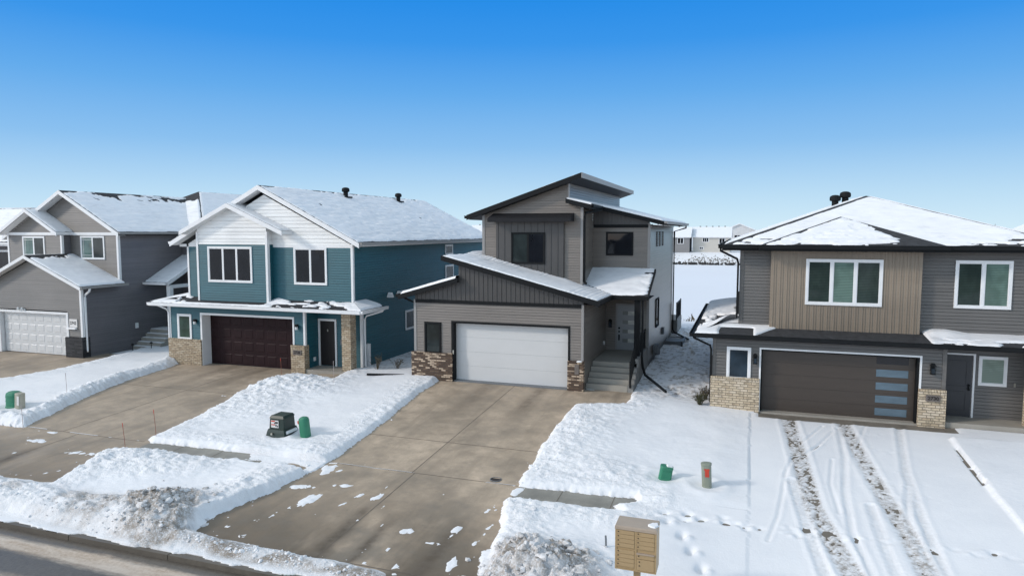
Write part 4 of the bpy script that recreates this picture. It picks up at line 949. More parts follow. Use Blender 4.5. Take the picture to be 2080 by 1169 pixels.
dk2.box(-3.84,-3.78,41.3,44.0,2.0,2.06); dk2.box(-3.84,-3.78,41.32,41.38,1.05,2.1); dk2.box(-3.84,-3.78,43.9,43.97,1.05,2.1); de = build('deck', dk, M['foundation'], T); build('railing', dk2, M['black'], de)

# ================================================================ T: teal house
T = thing('house', (-22.0, 32.0, -.3), 'teal house with white gables, dark maroon garage door and tan brick', 'house', 'houses along the street')
zt = -.3; yf = 26.65; yu = 27.0; yB = 26.6; xl, xr = -26.3, -16.92
s = MB(); e = .118
for pl in ([(-27.25,.95),(-25.3,.95),(-25.3,2.66),(-27.25,2.66)], [(-25.3,2.26),(-19.95,2.26),(-19.95,2.66),(-25.3,2.66)], [(-19.95,.95),(-19.3,.95),(-19.3,2.66),(-19.95,2.66)]): lap(s, pl, 'y', yf, -1, e)
lap(s, [(26.65,-.3),(27.7,-.3),(27.7,2.66),(26.65,2.66)], 'x', -19.3, 1, e); lap(s, [(-19.3,-.15),(xr,-.15),(xr,2.66),(-19.3,2.66)], 'y', 27.7, -1, e)
lap(s, [(xl,2.8),(xr,2.8),(xr,5.68),(xl,5.68)], 'y', yu, -1, e); lap(s, [(-25.33,2.8),(-21.27,2.8),(-21.27,5.68),(-25.33,5.68)], 'y', yB, -1, e); lap(s, [(yB,2.8),(yu,2.8),(yu,5.68),(yB,5.68)], 'x', -21.27, 1, e)
lap(s, [(27.0,2.6),(43.6,2.6),(43.6,5.66),(27.0,5.66)], 'x', xr, 1, e); lap(s, [(27.7,-.2),(43.6,-.2),(43.6,2.6),(27.7,2.6)], 'x', xr, 1, e)
s.box(-27.2,-19.35,27.25,43.5,-.5,2.6); s.box(-26.25,xr-.05,27.8,43.5,-.5,5.6); s.face([(-27.25,26.65,-.5),(-27.25,43.5,-.5),(-27.25,43.5,2.66),(-27.25,26.65,2.66)],(-1,0,0)); s.face([(xl,27.0,2.6),(xl,43.5,2.6),(xl,43.5,5.66),(xl,27,5.66)],(-1,0,0))
build('siding', s, M['teal_lap'], T)
g = MB(); rz = 8.46; sl_ = (8.46-5.8)/5.32
lap(g, [(xl,5.68),(xr,5.68),(-21.67,5.68+sl_*4.7+.0)], 'y', yu, -1, .17, .014); lap(g, [(-25.33,5.68),(-21.27,5.68),(-21.27,6.5),(-23.02,7.42),(-23.3,7.42),(-25.33,6.5)], 'y', yB, -1, .17, .014)
g.face([(-21.27,yB,5.68),(-21.27,yu,5.68),(-21.27,yu,6.6),(-21.27,yB,6.6)], (1,0,0))
build('gable_siding', g, M['offwhite'], T)
f = MB(); f.box(-27.23,xr-.02,27.75,43.55,-.9,-.18); build('foundation', f, M['foundation'], T)
trim(T, [('y',yf,-1,-27.3,-27.2,.95,2.66,-.1,.03), ('y',yf,-1,-19.37,-19.27,1.0,2.66,-.1,.03), ('y',27.7,-1,-16.99,-16.88,-.2,2.66,-.12,.03), ('y',yu,-1,xl-.05,xl+.06,2.8,5.68,-.1,.03), ('y',yu,-1,xr-.06,xr+.05,2.8,5.72,-.1,.03), ('y',yB,-1,-25.38,-25.27,2.8,6.3,-.1,.03), ('y',yB,-1,-21.33,-21.21,2.8,6.3,-.14,.03)], M['white'], 'corner_trim')
trim(T, [('y',yf,-1,-25.36,-25.26,zt,2.32,-.55,.03), ('y',yf,-1,-19.96,-19.87,zt,2.32,-.55,.03), ('y',yf,-1,-25.26,-19.96,2.22,2.32,-.55,.03)], M['white'], 'door_trim')
trim(T, [('y',yu,-1,xl-.5,-25.38,5.55,5.68,.0,.03), ('y',yu,-1,-21.2,xr+.05,5.55,5.68,0,.02)], M['white'], 'frieze_board')
panel_door(T, -25.26,-19.96,27.2,zt+.02,2.24,4,8,M['maroon'])
brickwork(T, [(-27.33,-25.3,26.54,26.7,-.9,.98),(-20.03,-19.27,26.54,26.9,-.9,1.02)], M['brick_t']); brickwork(T, [(-17.42,-16.95,26.78,27.25,-.2,2.62)], M['brick_t'], 'brick_column', False)
pq = MB(); pq.box(-19.9,-19.42,26.505,26.535,.58,.80); pq_ = build('number_plaque', pq, M['stone_plaque'], T); text(pq_, '2738', .17, (-19.66,26.503,.69), M['iron'])
window(T,'y',yf,-1,-26.78,-25.9,.93,2.22,M['white'],[M['glass_green']],.10,.05)
window(T,'y',yB,-1,-24.7,-22.1,3.86,5.58,M['white'],[M['glass']]*3,.09,.05,.06); window(T,'y',yu,-1,-20.05,-18.25,3.82,5.56,M['white'],[M['glass']]*2,.09,.05,.06)
for a, b, c, dd in ((37.1,38.2,4.9,5.52),(37.1,38.3,3.4,4.3),(32.0,33.05,1.1,2.15)): window(T,'x',xr,1,a,b,c,dd,M['white'],[M['screen']],.09,.05)
wall_lamp(T, -25.62, yf-.02, 1.9); wall_lamp(T, -19.68, yf-.02, 1.9); wall_lamp(T, -17.75, 27.68, 1.95)
dr = MB(); dr.wbox('y',27.7,-1,-19.17,-18.35,-.08,2.06,.0,.02); do_ = build('front_door', dr, M['dark_door'], T)
fr = MB(); fr.wbox('y',27.7,-1,-19.27,-19.17,-.1,2.16,-.02,.06); fr.wbox('y',27.7,-1,-18.35,-18.26,-.1,2.16,-.02,.06); fr.wbox('y',27.7,-1,-19.17,-18.35,2.06,2.16,-.02,.06); build('door_frame', fr, M['white'], do_)
h = MB(); h.wbox('y',27.7,-1,-18.79,-18.73,1.55,1.66,.02,.03); build('door_knocker', h, M['copper'], do_)
ou = MB(); ou.wbox('x',-19.3,1,27.25,27.38,.18,.36,.01,.06); build('outlet', ou, M['white'], T); ou = MB(); ou.wbox('y',27.7,-1,-18.06,-17.98,.95,1.2,.01,.05); build('mail_slot', ou, M['galv'], T)
ps = MB(); ps.box(-19.28,-16.9,26.6,27.72,-.6,-.1); ps.box(-16.9,-16.3,26.9,29.5,-.6,-.2); build('porch_slab', ps, M['step'], T)
q = [(-28.0,26.1,2.80),(-15.97,26.1,2.80),(-16.9,27.03,3.06),(-26.3,27.03,3.06)]; qL = [(-28.0,26.1,2.80),(-26.3,27.03,3.06),(-26.3,27.8,3.28),(-26.3,27.8,3.28)]
qa = [(-28.0,26.1,2.80),(-26.3,27.03,3.06),(-26.3,27.8,3.276)]; qs = [(-28.0,26.1,2.80),(-26.3,27.8,3.28),(-26.3,43,3.28),(-28.0,43,2.80)]; qr = [(-15.97,26.1,2.80),(-15.97,28.2,2.80),(-16.9,28.2,3.06),(-16.9,27.03,3.06)]
sk = slab(T, [q, qa, qs, qr], .06, M['shingle'], 'skirt_roof')
def bT(X, Y, nz, nf):
    n = fbm(X*1.5, Y*5, 303, 4)
    mid_ = ss(-26.4,-25.7,X)*ss(-21.2,-21.5,X)
    right = ss(-21.3,-20.2,X)*ss(-16.6,-17.0,X)
    return mid_*.12*ss(26.22,26.3,Y+.04*nz) + right*.15*ss(.44,.56, n + .10*np.sin((Y-26.1)*9)) + .10*ss(.5,.62,fbm(X*3,Y*3,305,4))*ss(-27.4,-26.8,X)*ss(-25.8,-26.2,X) - .10*ss(-21.3,-20.9,X)*ss(-19.8,-20.6,X)*ss(26.4,26.9,Y)
snow_layer(sk, [(q, [.04,None,None,None], .055, bT), (qa, [None,None,None], .06, None), (qs, [None,None,None,.05], .06, None), (qr, [.07,.05,None,None], .07, None)], 61, .045)
fascia(T, [((-28.0,26.1,2.80),(-15.97,26.1,2.80),(0,-1,0),-.16,-.01), ((-15.97,26.08,2.80),(-15.97,28.2,2.80),(1,0,0),-.16,-.01), ((-28.0,26.08,2.80),(-28.0,43,2.80),(-1,0,0),-.16,-.01)], M['white'])
gutter(T, (-28.0,26.07,2.81), (-15.94,26.07,2.81), (0,-1,0), M['white'], .11, .13); gutter(T, (-15.94,25.97,2.81), (-15.94,28.3,2.81), (1,0,0), M['white'], .11, .13)
sf = MB(); sf.face([(-28,26.1,2.66),(-15.97,26.1,2.66),(-15.97,28.2,2.66),(-28,28.2,2.66)],(0,0,-1)); build_each('soffit', sf, M['white'], T)
r1 = [(-21.67,26.6,8.46),(-16.35,26.6,5.80),(-16.35,44,5.80),(-21.67,44,8.46)]; r2 = [(-21.67,26.6,8.46),(-21.67,44,8.46),(-27.0,44,5.80),(-27.0,26.6,5.80)]
b1 = [(-23.17,26.2,7.62),(-20.12,26.2,6.33),(-20.12,27.0,6.33),(-20.5,29.6,6.49),(-23.17,31.0,7.62)]; b2 = [(-23.17,26.2,7.62),(-23.17,31,7.62),(-26.0,28.2,6.33),(-26.0,26.2,6.33)]
mo = slab(T, [r1, r2], .14, M['shingle'], 'main_roof'); bo = slab(T, [b1, b2], .12, M['shingle'], 'gable_roof')
def brT(X, Y, nz, nf): return .05*ss(.25,.02,np.abs(X+21.67)+.25*nf)*ss(.44,.6,fbm(X*3,Y*2,311,3)) + .028*ss(.50,.63,fbm(X*6,Y*1.3,313,4))
snow_layer(mo, [(r1, [.05,.05,.05,.02], .042, brT), (r2, [.02,.05,.05,.05], .042, brT)], 62, .06); snow_layer(bo, [(b1, [.05,.05,None,None,None], .05, lambda X,Y,nz,nf: .2*ss(.35,.1,np.hypot(X+22.7,(Y-28.0)*.7))), (b2, [None,None,.05,.05], .05, None)], 63, .06)
fascia(T, [((-21.67,26.6,8.46),(-16.30,26.6,5.775),(0,-1,0),-.22,.0), ((-21.67,26.6,8.46),(-27.05,26.6,5.775),(0,-1,0),-.22,.0), ((-23.17,26.2,7.62),(-20.08,26.2,6.315),(0,-1,0),-.2,.0), ((-23.17,26.2,7.62),(-26.04,26.2,6.315),(0,-1,0),-.2,.0), ((-16.35,26.6,5.80),(-16.35,44,5.80),(1,0,0),-.18,-.01), ((-20.12,26.18,6.33),(-20.12,27.0,6.33),(1,0,0),-.17,.0), ((-27,26.6,5.8),(-27,44,5.8),(-1,0,0),-.18,-.01)], M['white'])
gutter(T, (-16.32,26.62,5.80), (-16.32,44,5.80), (1,0,0), M['trim_gray'], .12, .13); gutter(T, (-27.03,26.62,5.80), (-27.03,44,5.80), (-1,0,0), M['white'], .12, .13)
sf = MB(); sf.face([(-21.67,26.6,8.26),(-16.35,26.6,5.62),(-16.35,27.1,5.62),(-21.67,27.1,8.26)],(0,0,-1)); sf.face([(-21.67,26.6,8.26),(-27,26.6,5.62),(-27,27.1,5.62),(-21.67,27.1,8.26)],(0,0,-1)); sf.face([(-16.9,26.7,5.62),(-16.35,26.7,5.62),(-16.35,44,5.62),(-16.9,44,5.62)],(0,0,-1)); sf.face([(-23.17,26.22,7.44),(-20.12,26.22,6.15),(-20.12,26.65,6.15),(-23.17,26.65,7.44)],(0,0,-1)); sf.face([(-23.17,26.22,7.44),(-26,26.22,6.15),(-26,26.65,6.15),(-23.17,26.65,7.44)],(0,0,-1)); build_each('soffit', sf, M['white'], T)
roof_vent(T, -21.2, 33.3, 8.33); roof_vent(T, -21.2, 39.4, 8.33)
spout(T, [(-15.9,28.0,2.72),(-15.95,27.95,2.6),(-16.75,27.85,2.35),(-16.8,27.8,2.2),(-16.8,27.8,.0),(-16.7,27.9,-.1)], M['white'], .04); spout(T, [(-27.9,26.3,2.7),(-27.35,26.5,2.45),(-27.3,26.6,2.3),(-27.34,26.62,-.2)], M['white'], .035)
for yy in (30.2,31.15,31.6):
    v = MB(); v.prism([(-16.92,yy-.11),(-16.62,yy-.11),(-16.62,yy+.11),(-16.92,yy+.11)], 3.02, 3.26, .6); build('wall_vent', v, M['white'], T)
c_ = MB(); c_.box(-16.9,-16.75,28.05,28.2,-.3,1.0); build('utility_pipe', c_, M['white'], T)

# ================================================================ L: taupe house
zl = -.4; yf = 26.6
T = thing('house', (-37.0, 32.0, zl), 'taupe gabled house with white panelled garage door and black stone pier', 'house', 'houses along the street')
s = MB(); e = .105; gx = -36.7
lap(s, [(-40.6,2.05),(-33.2,2.05),(-33.2,3.3),(-36.7,4.78),(-40.6,3.2)], 'y', yf, -1, e); lap(s, [(-34.2,.7),(-33.2,.7),(-33.2,2.05),(-34.2,2.05)], 'y', yf, -1, e); lap(s, [(-40.6,-.4),(-39.5,-.4),(-39.5,2.05),(-40.6,2.05)], 'y', yf, -1, e)
yu = 29.0; yB = 28.45
lap(s, [(-41.1,3.0),(-33.2,3.0),(-33.2,6.2),(-36.9,8.35),(-41.1,6.0)], 'y', yu, -1, e); lap(s, [(-41.0,3.0),(-36.75,3.0),(-36.75,6.2),(-38.9,7.4),(-41.0,6.2)], 'y', yB, -1, e)
build('siding', s, M['taupe_lap'], T)
s = MB(); lap(s, [(yf,-.5),(44,-.5),(44,3.4),(yf,3.4)], 'x', -33.2, 1, e); lap(s, [(yu,3.4),(44,3.4),(44,6.2),(yu,6.2)], 'x', -33.2, 1, e); lap(s, [(yB,3),(yu,3),(yu,6.2),(yB,6.2)], 'x', -36.75, 1, e)
lap(s, [(-33.2,-.3),(-31.4,-.3),(-31.4,5.9),(-33.2,5.9)], 'y', 33.6, -1, e); lap(s, [(33.6,-.3),(43,-.3),(43,5.9),(33.6,5.9)], 'x', -31.4, 1, e); s.box(-41,-33.3,29.2,43.9,-.6,6.1); s.box(-40.5,-33.3,27.2,29.1,-.6,3.1)
tag(build('side_siding', s, M['slate_lap'], T), 'dark slate siding on the side wall')
trim(T, [('y',yf,-1,-33.27,-33.14,.7,3.35,-.12,.03), ('y',yu,-1,-33.27,-33.14,3.3,6.2,-.12,.03), ('y',yB,-1,-36.82,-36.7,3.3,6.2,-.1,.03), ('y',yB,-1,-41.06,-40.94,3.0,6.2,-.1,.03), ('y',yB,-1,-41.0,-36.7,6.08,6.24,0,.05), ('y',yu,-1,-36.7,-33.2,6.08,6.24,0,.05)], M['white'], 'corner_trim')
trim(T, [('y',yf,-1,-34.3,-34.15,zl,1.98,-.2,.04), ('y',yf,-1,-39.5,-39.35,zl,1.98,-.35,.04), ('y',yf,-1,-39.35,-34.3,1.86,1.98,-.2,.04)], M['white'], 'door_trim')
panel_door(T, -39.3,-34.3,26.8,zl+.02,1.86,4,8,M['door_white'])
brickwork(T, [(-34.33,-33.1,26.48,26.95,-.8,.68)], M['blackstone'], 'stone_pier', False)
pq = MB(); pq.box(-34.05,-33.5,26.55,26.585,1.22,1.66); pq_ = build('number_plaque', pq, M['label_white'], T); text(pq_, '2742', .22, (-33.78,26.548,1.44), M['ink'], .004)
lb = MB(); lb.box(-34.2,-33.55,26.45,26.58,1.12,1.2); build('snow_cap', lb, M['roof_snow'], T)
fl = MB()
for x in (-37.75,-37.45): fl.lathe((x,26.5,2.02), [(.06,0),(.07,.08),(.05,.14)], 10)
fl.box(-37.95,-37.3,26.55,26.58,1.99,2.09); build('floodlight', fl, M['lamp_glass'], T)
window(T,'y',yB,-1,-39.8,-38.05,4.75,6.02,M['white'],[M['curtain'],M['screen']],.08,.05,.05,True); window(T,'y',yu,-1,-35.95,-34.15,4.72,6.04,M['white'],[M['curtain'],M['screen']],.08,.05,.05,True)
k1 = [(gx,26.2,5.03),(-32.75,26.2,3.42),(-32.75,29.0,3.42),(gx,29.0,5.03)]; k2 = [(gx,26.2,5.03),(gx,29,5.03),(-41,29,3.2),(-41,26.2,3.2)]
ko = slab(T, [k1, k2], .12, M['shingle'], 'garage_roof')
m1 = [(-36.85,28.5,8.62),(-32.6,28.5,6.26),(-32.6,34.6,6.26),(-36.85,38.3,8.62)]; m2 = [(-36.85,28.5,8.62),(-36.85,44,8.62),(-41.6,44,6.0),(-41.6,28.5,6.0)]
mo = slab(T, [m1, m2], .12, M['shingle'], 'main_roof')
n1 = [(-38.85,27.95,7.58),(-36.5,27.95,6.26),(-36.5,29,6.26),(-38.85,29,7.58)]; n2 = [(-38.85,27.95,7.58),(-38.85,29,7.58),(-41.2,29,6.26),(-41.2,27.95,6.26)]
no = slab(T, [n1, n2], .1, M['shingle'], 'gable_roof')
pk = (-36.4,38.5,9.06); h1 = [pk,(-41.8,33.1,5.9),(-31.0,33.1,5.9)]; h2 = [pk,(-31.0,33.1,5.9),(-31.0,44,5.9),(-36.4,44,9.06)]
ho = slab(T, [h1, h2], .1, M['shingle'], 'rear_roof')
def bL(X, Y, nz, nf): return .14*ss(.75,.35,np.abs(X+36.85)+.9*nf+.5*nz)*ss(.40,.52,fbm(X*2.5,Y*.8,401,4)) + .02*ss(.5,.63,fbm(X*6,Y*1.3,403,4))
snow_layer(mo, [(m1, [.05,.04,None,.03], .045, bL), (m2, [.03,.05,.05,.05], .045, None)], 71, .08)
snow_layer(ko, [(k1, [.04,.04,None,.03], .05, lambda X,Y,nz,nf: .14*ss(.55,.2,np.abs(X-gx)+.8*nf)*ss(28.9,28.2,Y)), (k2, [.03,None,.05,.04], .05, None)], 72, .07)
snow_layer(no, [(n1, [.04,.04,None,.03], .05, None), (n2, [.03,None,.04,.04], .05, None)], 73, .07)
snow_layer(ho, [(h1, [None,.04,.03], .07, lambda X,Y,nz,nf: .22*ss(1.6,1.05,np.hypot(X+36.4,Y-38.5)+1.6*nz))], 76, .08); snow_layer(ho, [(h2, [.05,.04,.05,.03], .04, None)], 74, .08)
fascia(T, [((gx,26.2,5.03),(-32.7,26.2,3.40),(0,-1,0),-.18,0), ((gx,26.2,5.03),(-41,26.2,3.2),(0,-1,0),-.18,0), ((-36.85,28.5,8.62),(-32.55,28.5,6.23),(0,-1,0),-.22,0), ((-36.85,28.5,8.62),(-41.6,28.5,6.0),(0,-1,0),-.22,0), ((-38.85,27.95,7.58),(-36.46,27.95,6.24),(0,-1,0),-.2,0), ((-38.85,27.95,7.58),(-41.24,27.95,6.24),(0,-1,0),-.2,0), ((-36.5,27.93,6.26),(-36.5,29,6.26),(1,0,0),-.16,0)], M['white'])
gutter(T, (-32.75,26.2,3.42), (-32.75,29.1,3.42), (1,0,0), M['trim_gray']); gutter(T, (-32.6,28.5,6.26), (-32.6,34.6,6.26), (1,0,0), M['trim_gray'])
sf = MB(); sf.face([(gx,26.22,4.87),(-32.75,26.22,3.27),(-32.75,26.62,3.27),(gx,26.62,4.87)],(0,0,-1)); sf.face([(gx,26.22,4.87),(-41,26.22,3.05),(-41,26.62,3.05),(gx,26.62,4.87)],(0,0,-1)); sf.face([(-36.85,28.52,8.42),(-32.6,28.52,6.06),(-32.6,29.02,6.06),(-36.85,29.02,8.42)],(0,0,-1)); sf.face([(-36.85,28.52,8.42),(-41.6,28.52,5.8),(-41.6,29.02,5.8),(-36.85,29.02,8.42)],(0,0,-1)); sf.face([(-38.85,28,7.4),(-36.5,28,6.08),(-36.5,28.5,6.08),(-38.85,28.5,7.4)],(0,0,-1)); sf.face([(-38.85,28,7.4),(-41.2,28,6.08),(-41.2,28.5,6.08),(-38.85,28.5,7.4)],(0,0,-1)); sf.face([(-33.2,29,6.08),(-32.6,29,6.08),(-32.6,34.5,6.08),(-33.2,34.5,6.08)],(0,0,-1)); build_each('soffit', sf, M['white'], T)
spout(T, [(-32.65,26.7,3.3),(-32.7,26.7,3.15),(-33.05,26.75,2.95),(-33.08,26.75,2.8),(-33.08,26.75,.1),(-32.95,26.65,-.05)], M['white'], .045)
pp = [(-33.2,30.7,3.35),(-31.5,30.7,3.35),(-31.5,33.6,4.8),(-33.2,33.6,4.8)]; po_ = slab(T, [pp], .1, M['shingle'], 'porch_roof'); snow_layer(po_, [(pp, [.04,.05,None,None], .055, None)], 75, .06)
fascia(T, [((-33.2,30.7,3.35),(-31.5,30.7,3.35),(0,-1,0),-.15,0), ((-31.5,30.68,3.35),(-31.5,33.6,4.8),(1,0,0),-.18,0)], M['white']); gutter(T, (-33.2,30.66,3.35), (-31.5,30.66,3.35), (0,-1,0), M['white'], .11, .12)
c_ = MB(); c_.box(-31.75,-31.5,30.85,31.1,.4,3.2); c_.box(-31.75,-31.55,31.1,33.5,3.0,3.2); build('porch_post', c_, M['white'], T)
st = MB(); st.box(-33.18,-31.4,30.9,33.6,-.5,.55)
for i in range(4): st.box(-33.18,-31.4,30.9-.32*(i+1),30.9-.32*i-.002,-.7,.55-.2*(i+1))
build('porch_steps', st, M['step'], T)
ss_ = [( -33.16,-31.42,30.9-.32*(i+1)+.02,30.9-.32*i-.03,.55-.2*(i+1)) for i in range(4)]
for a, b, c, dd, z in ss_ + [(-33.16,-31.42,30.9,31.9,.56)]:
    sn = MB(); sn.box(a, b, c+.06, dd, z, z+.035); build('step_snow', sn, M['roof_snow'], T)
ou = MB(); ou.wbox('x',-33.2,1,29.9,30.08,.75,1.05,.01,.07); build('outlet', ou, M['white'], T)

# ================================================================ R: gray and tan house (right)
zr = -.12; yf = 25.6; yu = 26.6; yb = 26.3
T = thing('house', (4.3, 30.0, zr), 'gray house with tan vertical panel, dark hip roof and brown garage door', 'house', 'houses along the street')
s = MB(); e = .115
for pl in ([(-1.0,1.05),(.6,1.05),(.6,2.62),(-1.0,2.62)], [(.6,2.2),(5.6,2.2),(5.6,2.62),(.6,2.62)], [(5.6,1.05),(6.3,1.05),(6.3,2.62),(5.6,2.62)]): lap(s, pl, 'y', yf, -1, e)
lap(s, [(6.3,-.1),(10,-.1),(10,2.62),(6.3,2.62)], 'y', 26.6, -1, e); lap(s, [(25.6,-.1),(26.6,-.1),(26.6,2.62),(25.6,2.62)], 'x', 6.3, 1, e)
lap(s, [(-.15,2.7),(.87,2.7),(.87,5.62),(-.15,5.62)], 'y', yu, -1, e); lap(s, [(5.66,2.7),(9.9,2.7),(9.9,5.62),(5.66,5.62)], 'y', yu, -1, e)
lap(s, [(26.6,2.7),(40,2.7),(40,5.62),(26.6,5.62)], 'x', -.15, -1, e); lap(s, [(25.6,-.3),(35.4,-.3),(35.4,2.62),(25.6,2.62)], 'x', -1.0, -1, e); lap(s, [(35.4,-.3),(40,-.3),(40,2.7),(35.4,2.7)], 'x', -.15, -1, e)
s.box(-.95,6.25,26.2,35.3,-.5,2.6); s.box(-.1,9.9,26.7,39.9,-.5,5.58); build('siding', s, M['char_lap'], T)
g = MB(); bb(g, [(.87,2.7),(5.66,2.7),(5.66,5.64),(.87,5.64)], 'y', yb, -1, .225, .045, .02, True, skip=[(2.03,4.47,3.72,5.34)]); g.face([(5.66,yb,2.7),(5.66,yu,2.7),(5.66,yu,5.64),(5.66,yb,5.64)],(1,0,0)); g.face([(.87,yb,2.7),(.87,yu,2.7),(.87,yu,5.64),(.87,yb,5.64)],(-1,0,0)); build('tan_panel', g, M['tan_bb'], T)
trim(T, [('y',yu,-1,-.2,-.06,2.75,5.62,-.1,.03), ('y',yf,-1,-1.05,-.94,1.1,2.62,-.1,.03), ('y',yf,-1,6.22,6.34,1.05,2.62,-.1,.03)], M['char_lap'], 'corner_trim')
trim(T, [('y',yf,-1,.55,.61,zr,2.2,-.2,.03), ('y',yf,-1,5.57,5.63,1.05,2.2,-.2,.03), ('y',yf,-1,.61,5.57,2.14,2.2,-.03,.03)], M['white'], 'door_trim')
trim(T, [('y',yf,-1,.61,.66,zr,2.14,-.28,-.02), ('y',yf,-1,5.5,5.57,zr,2.14,-.28,-.02), ('y',yf,-1,.66,5.5,2.09,2.14,-.28,-.03)], M['black'], 'door_stop')
gd = panel_door(T, .66,5.5,25.88,zr+.02,2.1,5,1,M['brown_door'],.006,False)
for i, z in enumerate((1.80,1.36,.91,.46,.02)):
    p = MB(); p.box(4.33,5.30,25.868,25.885,z,z+.25); build('door_window', p, M['frost_dark'] if i == 0 else M['frost'], gd)
kp = MB(); kp.box(5.52,5.56,25.7,25.73,1.1,1.3); build('keypad', kp, M['copper'], T)
sl = MB(); sl.box(.6,5.6,25.55,25.95,zr-.1,zr+.02); build('threshold', sl, M['step'], T)
brickwork(T, [(-1.1,.58,25.49,25.65,-.6,1.08),(5.56,6.36,25.49,25.8,-.6,1.1),(8.68,9.3,25.6,26.1,-.05,2.6)], M['brick_r'])
pq = MB(); pq.box(5.76,6.18,25.44,25.485,.72,.92); pq_ = build('number_plaque', pq, M['stone_plaque'], T); text(pq_, '2730', .165, (5.97,25.437,.82), M['iron'])
wall_lamp(T, .41, yf-.02, 1.82, 'black'); wall_lamp(T, 5.93, yf-.02, 1.82, 'black')
window(T,'y',yf,-1,-.56,.27,.98,2.18,M['white'],[M['glass_blue']],.09,.05)
window(T,'y',yb,-1,2.03,4.47,3.72,5.34,M['white'],[M['blind_dark'],M['blind_light'],M['blind_dark']],.09,.06,.09); window(T,'y',yu,-1,6.69,8.33,3.73,5.34,M['white'],[M['blind_dark'],M['blind_light']],.09,.06,.09)
window(T,'y',26.6,-1,7.52,8.34,1.14,2.14,M['white'],[M['blind_pale']],.08,.05)
dr = MB(); dr.wbox('y',26.6,-1,6.45,7.33,.03,2.12,.0,.03)
for z0_, z1_ in ((.22,.9),(1.05,1.95)):
    for a in (dr,): a.wbox('y',26.6,-1,6.58,7.2,z0_,z0_+.03,.03,.045); a.wbox('y',26.6,-1,6.58,7.2,z1_-.03,z1_,.03,.045); a.wbox('y',26.6,-1,6.58,6.61,z0_+.03,z1_-.03,.03,.045); a.wbox('y',26.6,-1,7.17,7.2,z0_+.03,z1_-.03,.03,.045)
do_ = build('front_door', dr, M['char_door'], T); fr = MB(); fr.wbox('y',26.6,-1,7.36,7.42,.0,2.2,0,.06); fr.wbox('y',26.6,-1,6.36,7.36,2.15,2.2,0,.06); build('door_frame', fr, M['white'], do_)
h = MB(); h.lathe((7.25,26.5,.95), [(.03,0),(.035,.03),(.02,.06)], 10); h.lathe((7.25,26.5,1.1), [(.03,0),(.035,.03),(.02,.06)], 10); h.box(7.235,7.265,26.5,26.57,.96,1.15); build('handle', h, M['black'], do_)
ou = MB(); ou.wbox('y',26.6,-1,8.55,8.6,1.15,1.28,.01,.04); build('doorbell', ou, M['copper'], T)
ps = MB(); ps.box(6.37,10,25.62,26.6,-.5,.02); build('porch_slab', ps, M['step'], T)
q = [(-1.68,25.1,2.68),(10.5,25.1,2.68),(10.5,26.62,2.847),(-.751,26.62,2.847)]; qb = [(-.751,26.62,2.847),(-.15,26.62,2.847),(-.15,27.6,2.955)]; q2 = [(-1.68,25.1,2.68),(-.751,26.62,2.847),(-.15,27.6,2.955),(-.15,35.6,2.955),(-1.68,35.6,2.68)]
sk = slab(T, [q, qb, q2], .07, M['shingle'], 'skirt_roof')
def bR(X, Y, nz, nf):
    a = .16*ss(.66,.85,X - .6*(Y-25.7)+.3*nz)*ss(5.85,5.7,X)
    rr = .10*ss(.47,.60,fbm(X*1.5,Y*5,503,4))*ss(5.7,6.6,X)*ss(25.95,25.6,Y) 
    return a + rr + .16*ss(-.9,-.65,X+.25*nz)*ss(.4,.2,X)*ss(26.25,26.05,Y) - .10*ss(5.7,6.1,X)*ss(7.2,6.4,X)*ss(25.7,26.3,Y)
def bR2(X, Y, nz, nf):
    dv = np.abs((X+1.68)*.62-(Y-25.1)*1.0 + .35)
    keepd = ss(1.5,.8, np.abs(Y-26.4-.9*(X+1.0)) ); n = fbm(X*1.6, Y*1.2, 505, 4)
    return .2*ss(.44,.52,n)*ss(33.2,31.8,Y+1.6*nz)*(1-ss(27.1,26.6,Y - .6*(X+1.3))) - .22*np.exp(-((Y-26.6-.75*(X+1.1))/.55)**2)*ss(-1.6,-.5,X)
snow_layer(sk, [(q, [.03,.05,None,None], .05, bR), (qb, [None,None,None], .07, None), (q2, [None,None,None,.04,.05], .05, bR2)], 81, .045)
fascia(T, [((-1.68,25.1,2.68),(10.5,25.1,2.68),(0,-1,0),-.15,-.01), ((-1.68,25.08,2.68),(-1.68,35.6,2.68),(-1,0,0),-.15,-.01)], M['black'])
gutter(T, (-1.70,25.07,2.69), (10.5,25.07,2.69), (0,-1,0), M['black'], .11, .12); gutter(T, (-1.71,24.97,2.69), (-1.71,35.6,2.69), (-1,0,0), M['black'], .11, .12)
sf = MB(); sf.face([(-1.66,25.12,2.56),(10.4,25.12,2.56),(10.4,26.6,2.56),(-1.66,26.6,2.56)],(0,0,-1)); sf.face([(-1.66,26.6,2.56),(-1,26.6,2.56),(-1,35.5,2.56),(-1.66,35.5,2.56)],(0,0,-1)); build_each('soffit', sf, M['charcoal'], T)
ez = 5.82; ap = (4.6,31.4,7.76); ap2 = (4.6,38,7.76)
f1 = [(-.8,26.0,ez),(10.0,26.0,ez),ap]; f2 = [(-.8,26,ez),ap,ap2,(-.8,43.4,ez)]; f3 = [(10.0,26,ez),(10.0,43.4,ez),ap2,ap]
ba = (3.36,28.65,6.86); g1 = [(.45,25.72,ez),(6.27,25.72,ez),ba]; g2 = [(.45,25.72,ez),ba,(3.36,28.9,6.86),(.45,26.3,ez)]; g3 = [(6.27,25.72,ez),(6.27,26.2,ez),(3.36,28.9,6.86),ba]
mo = slab(T, [f1, f2, f3], .1, M['shingle'], 'main_roof'); bo = slab(T, [g1, g2, g3], .1, M['shingle'], 'front_roof')
def bRr(X, Y, nz, nf): return .06*ss(.52,.66,fbm(X*1.4,Y*5.5,511,4))*ss(27.4,26.2,Y)
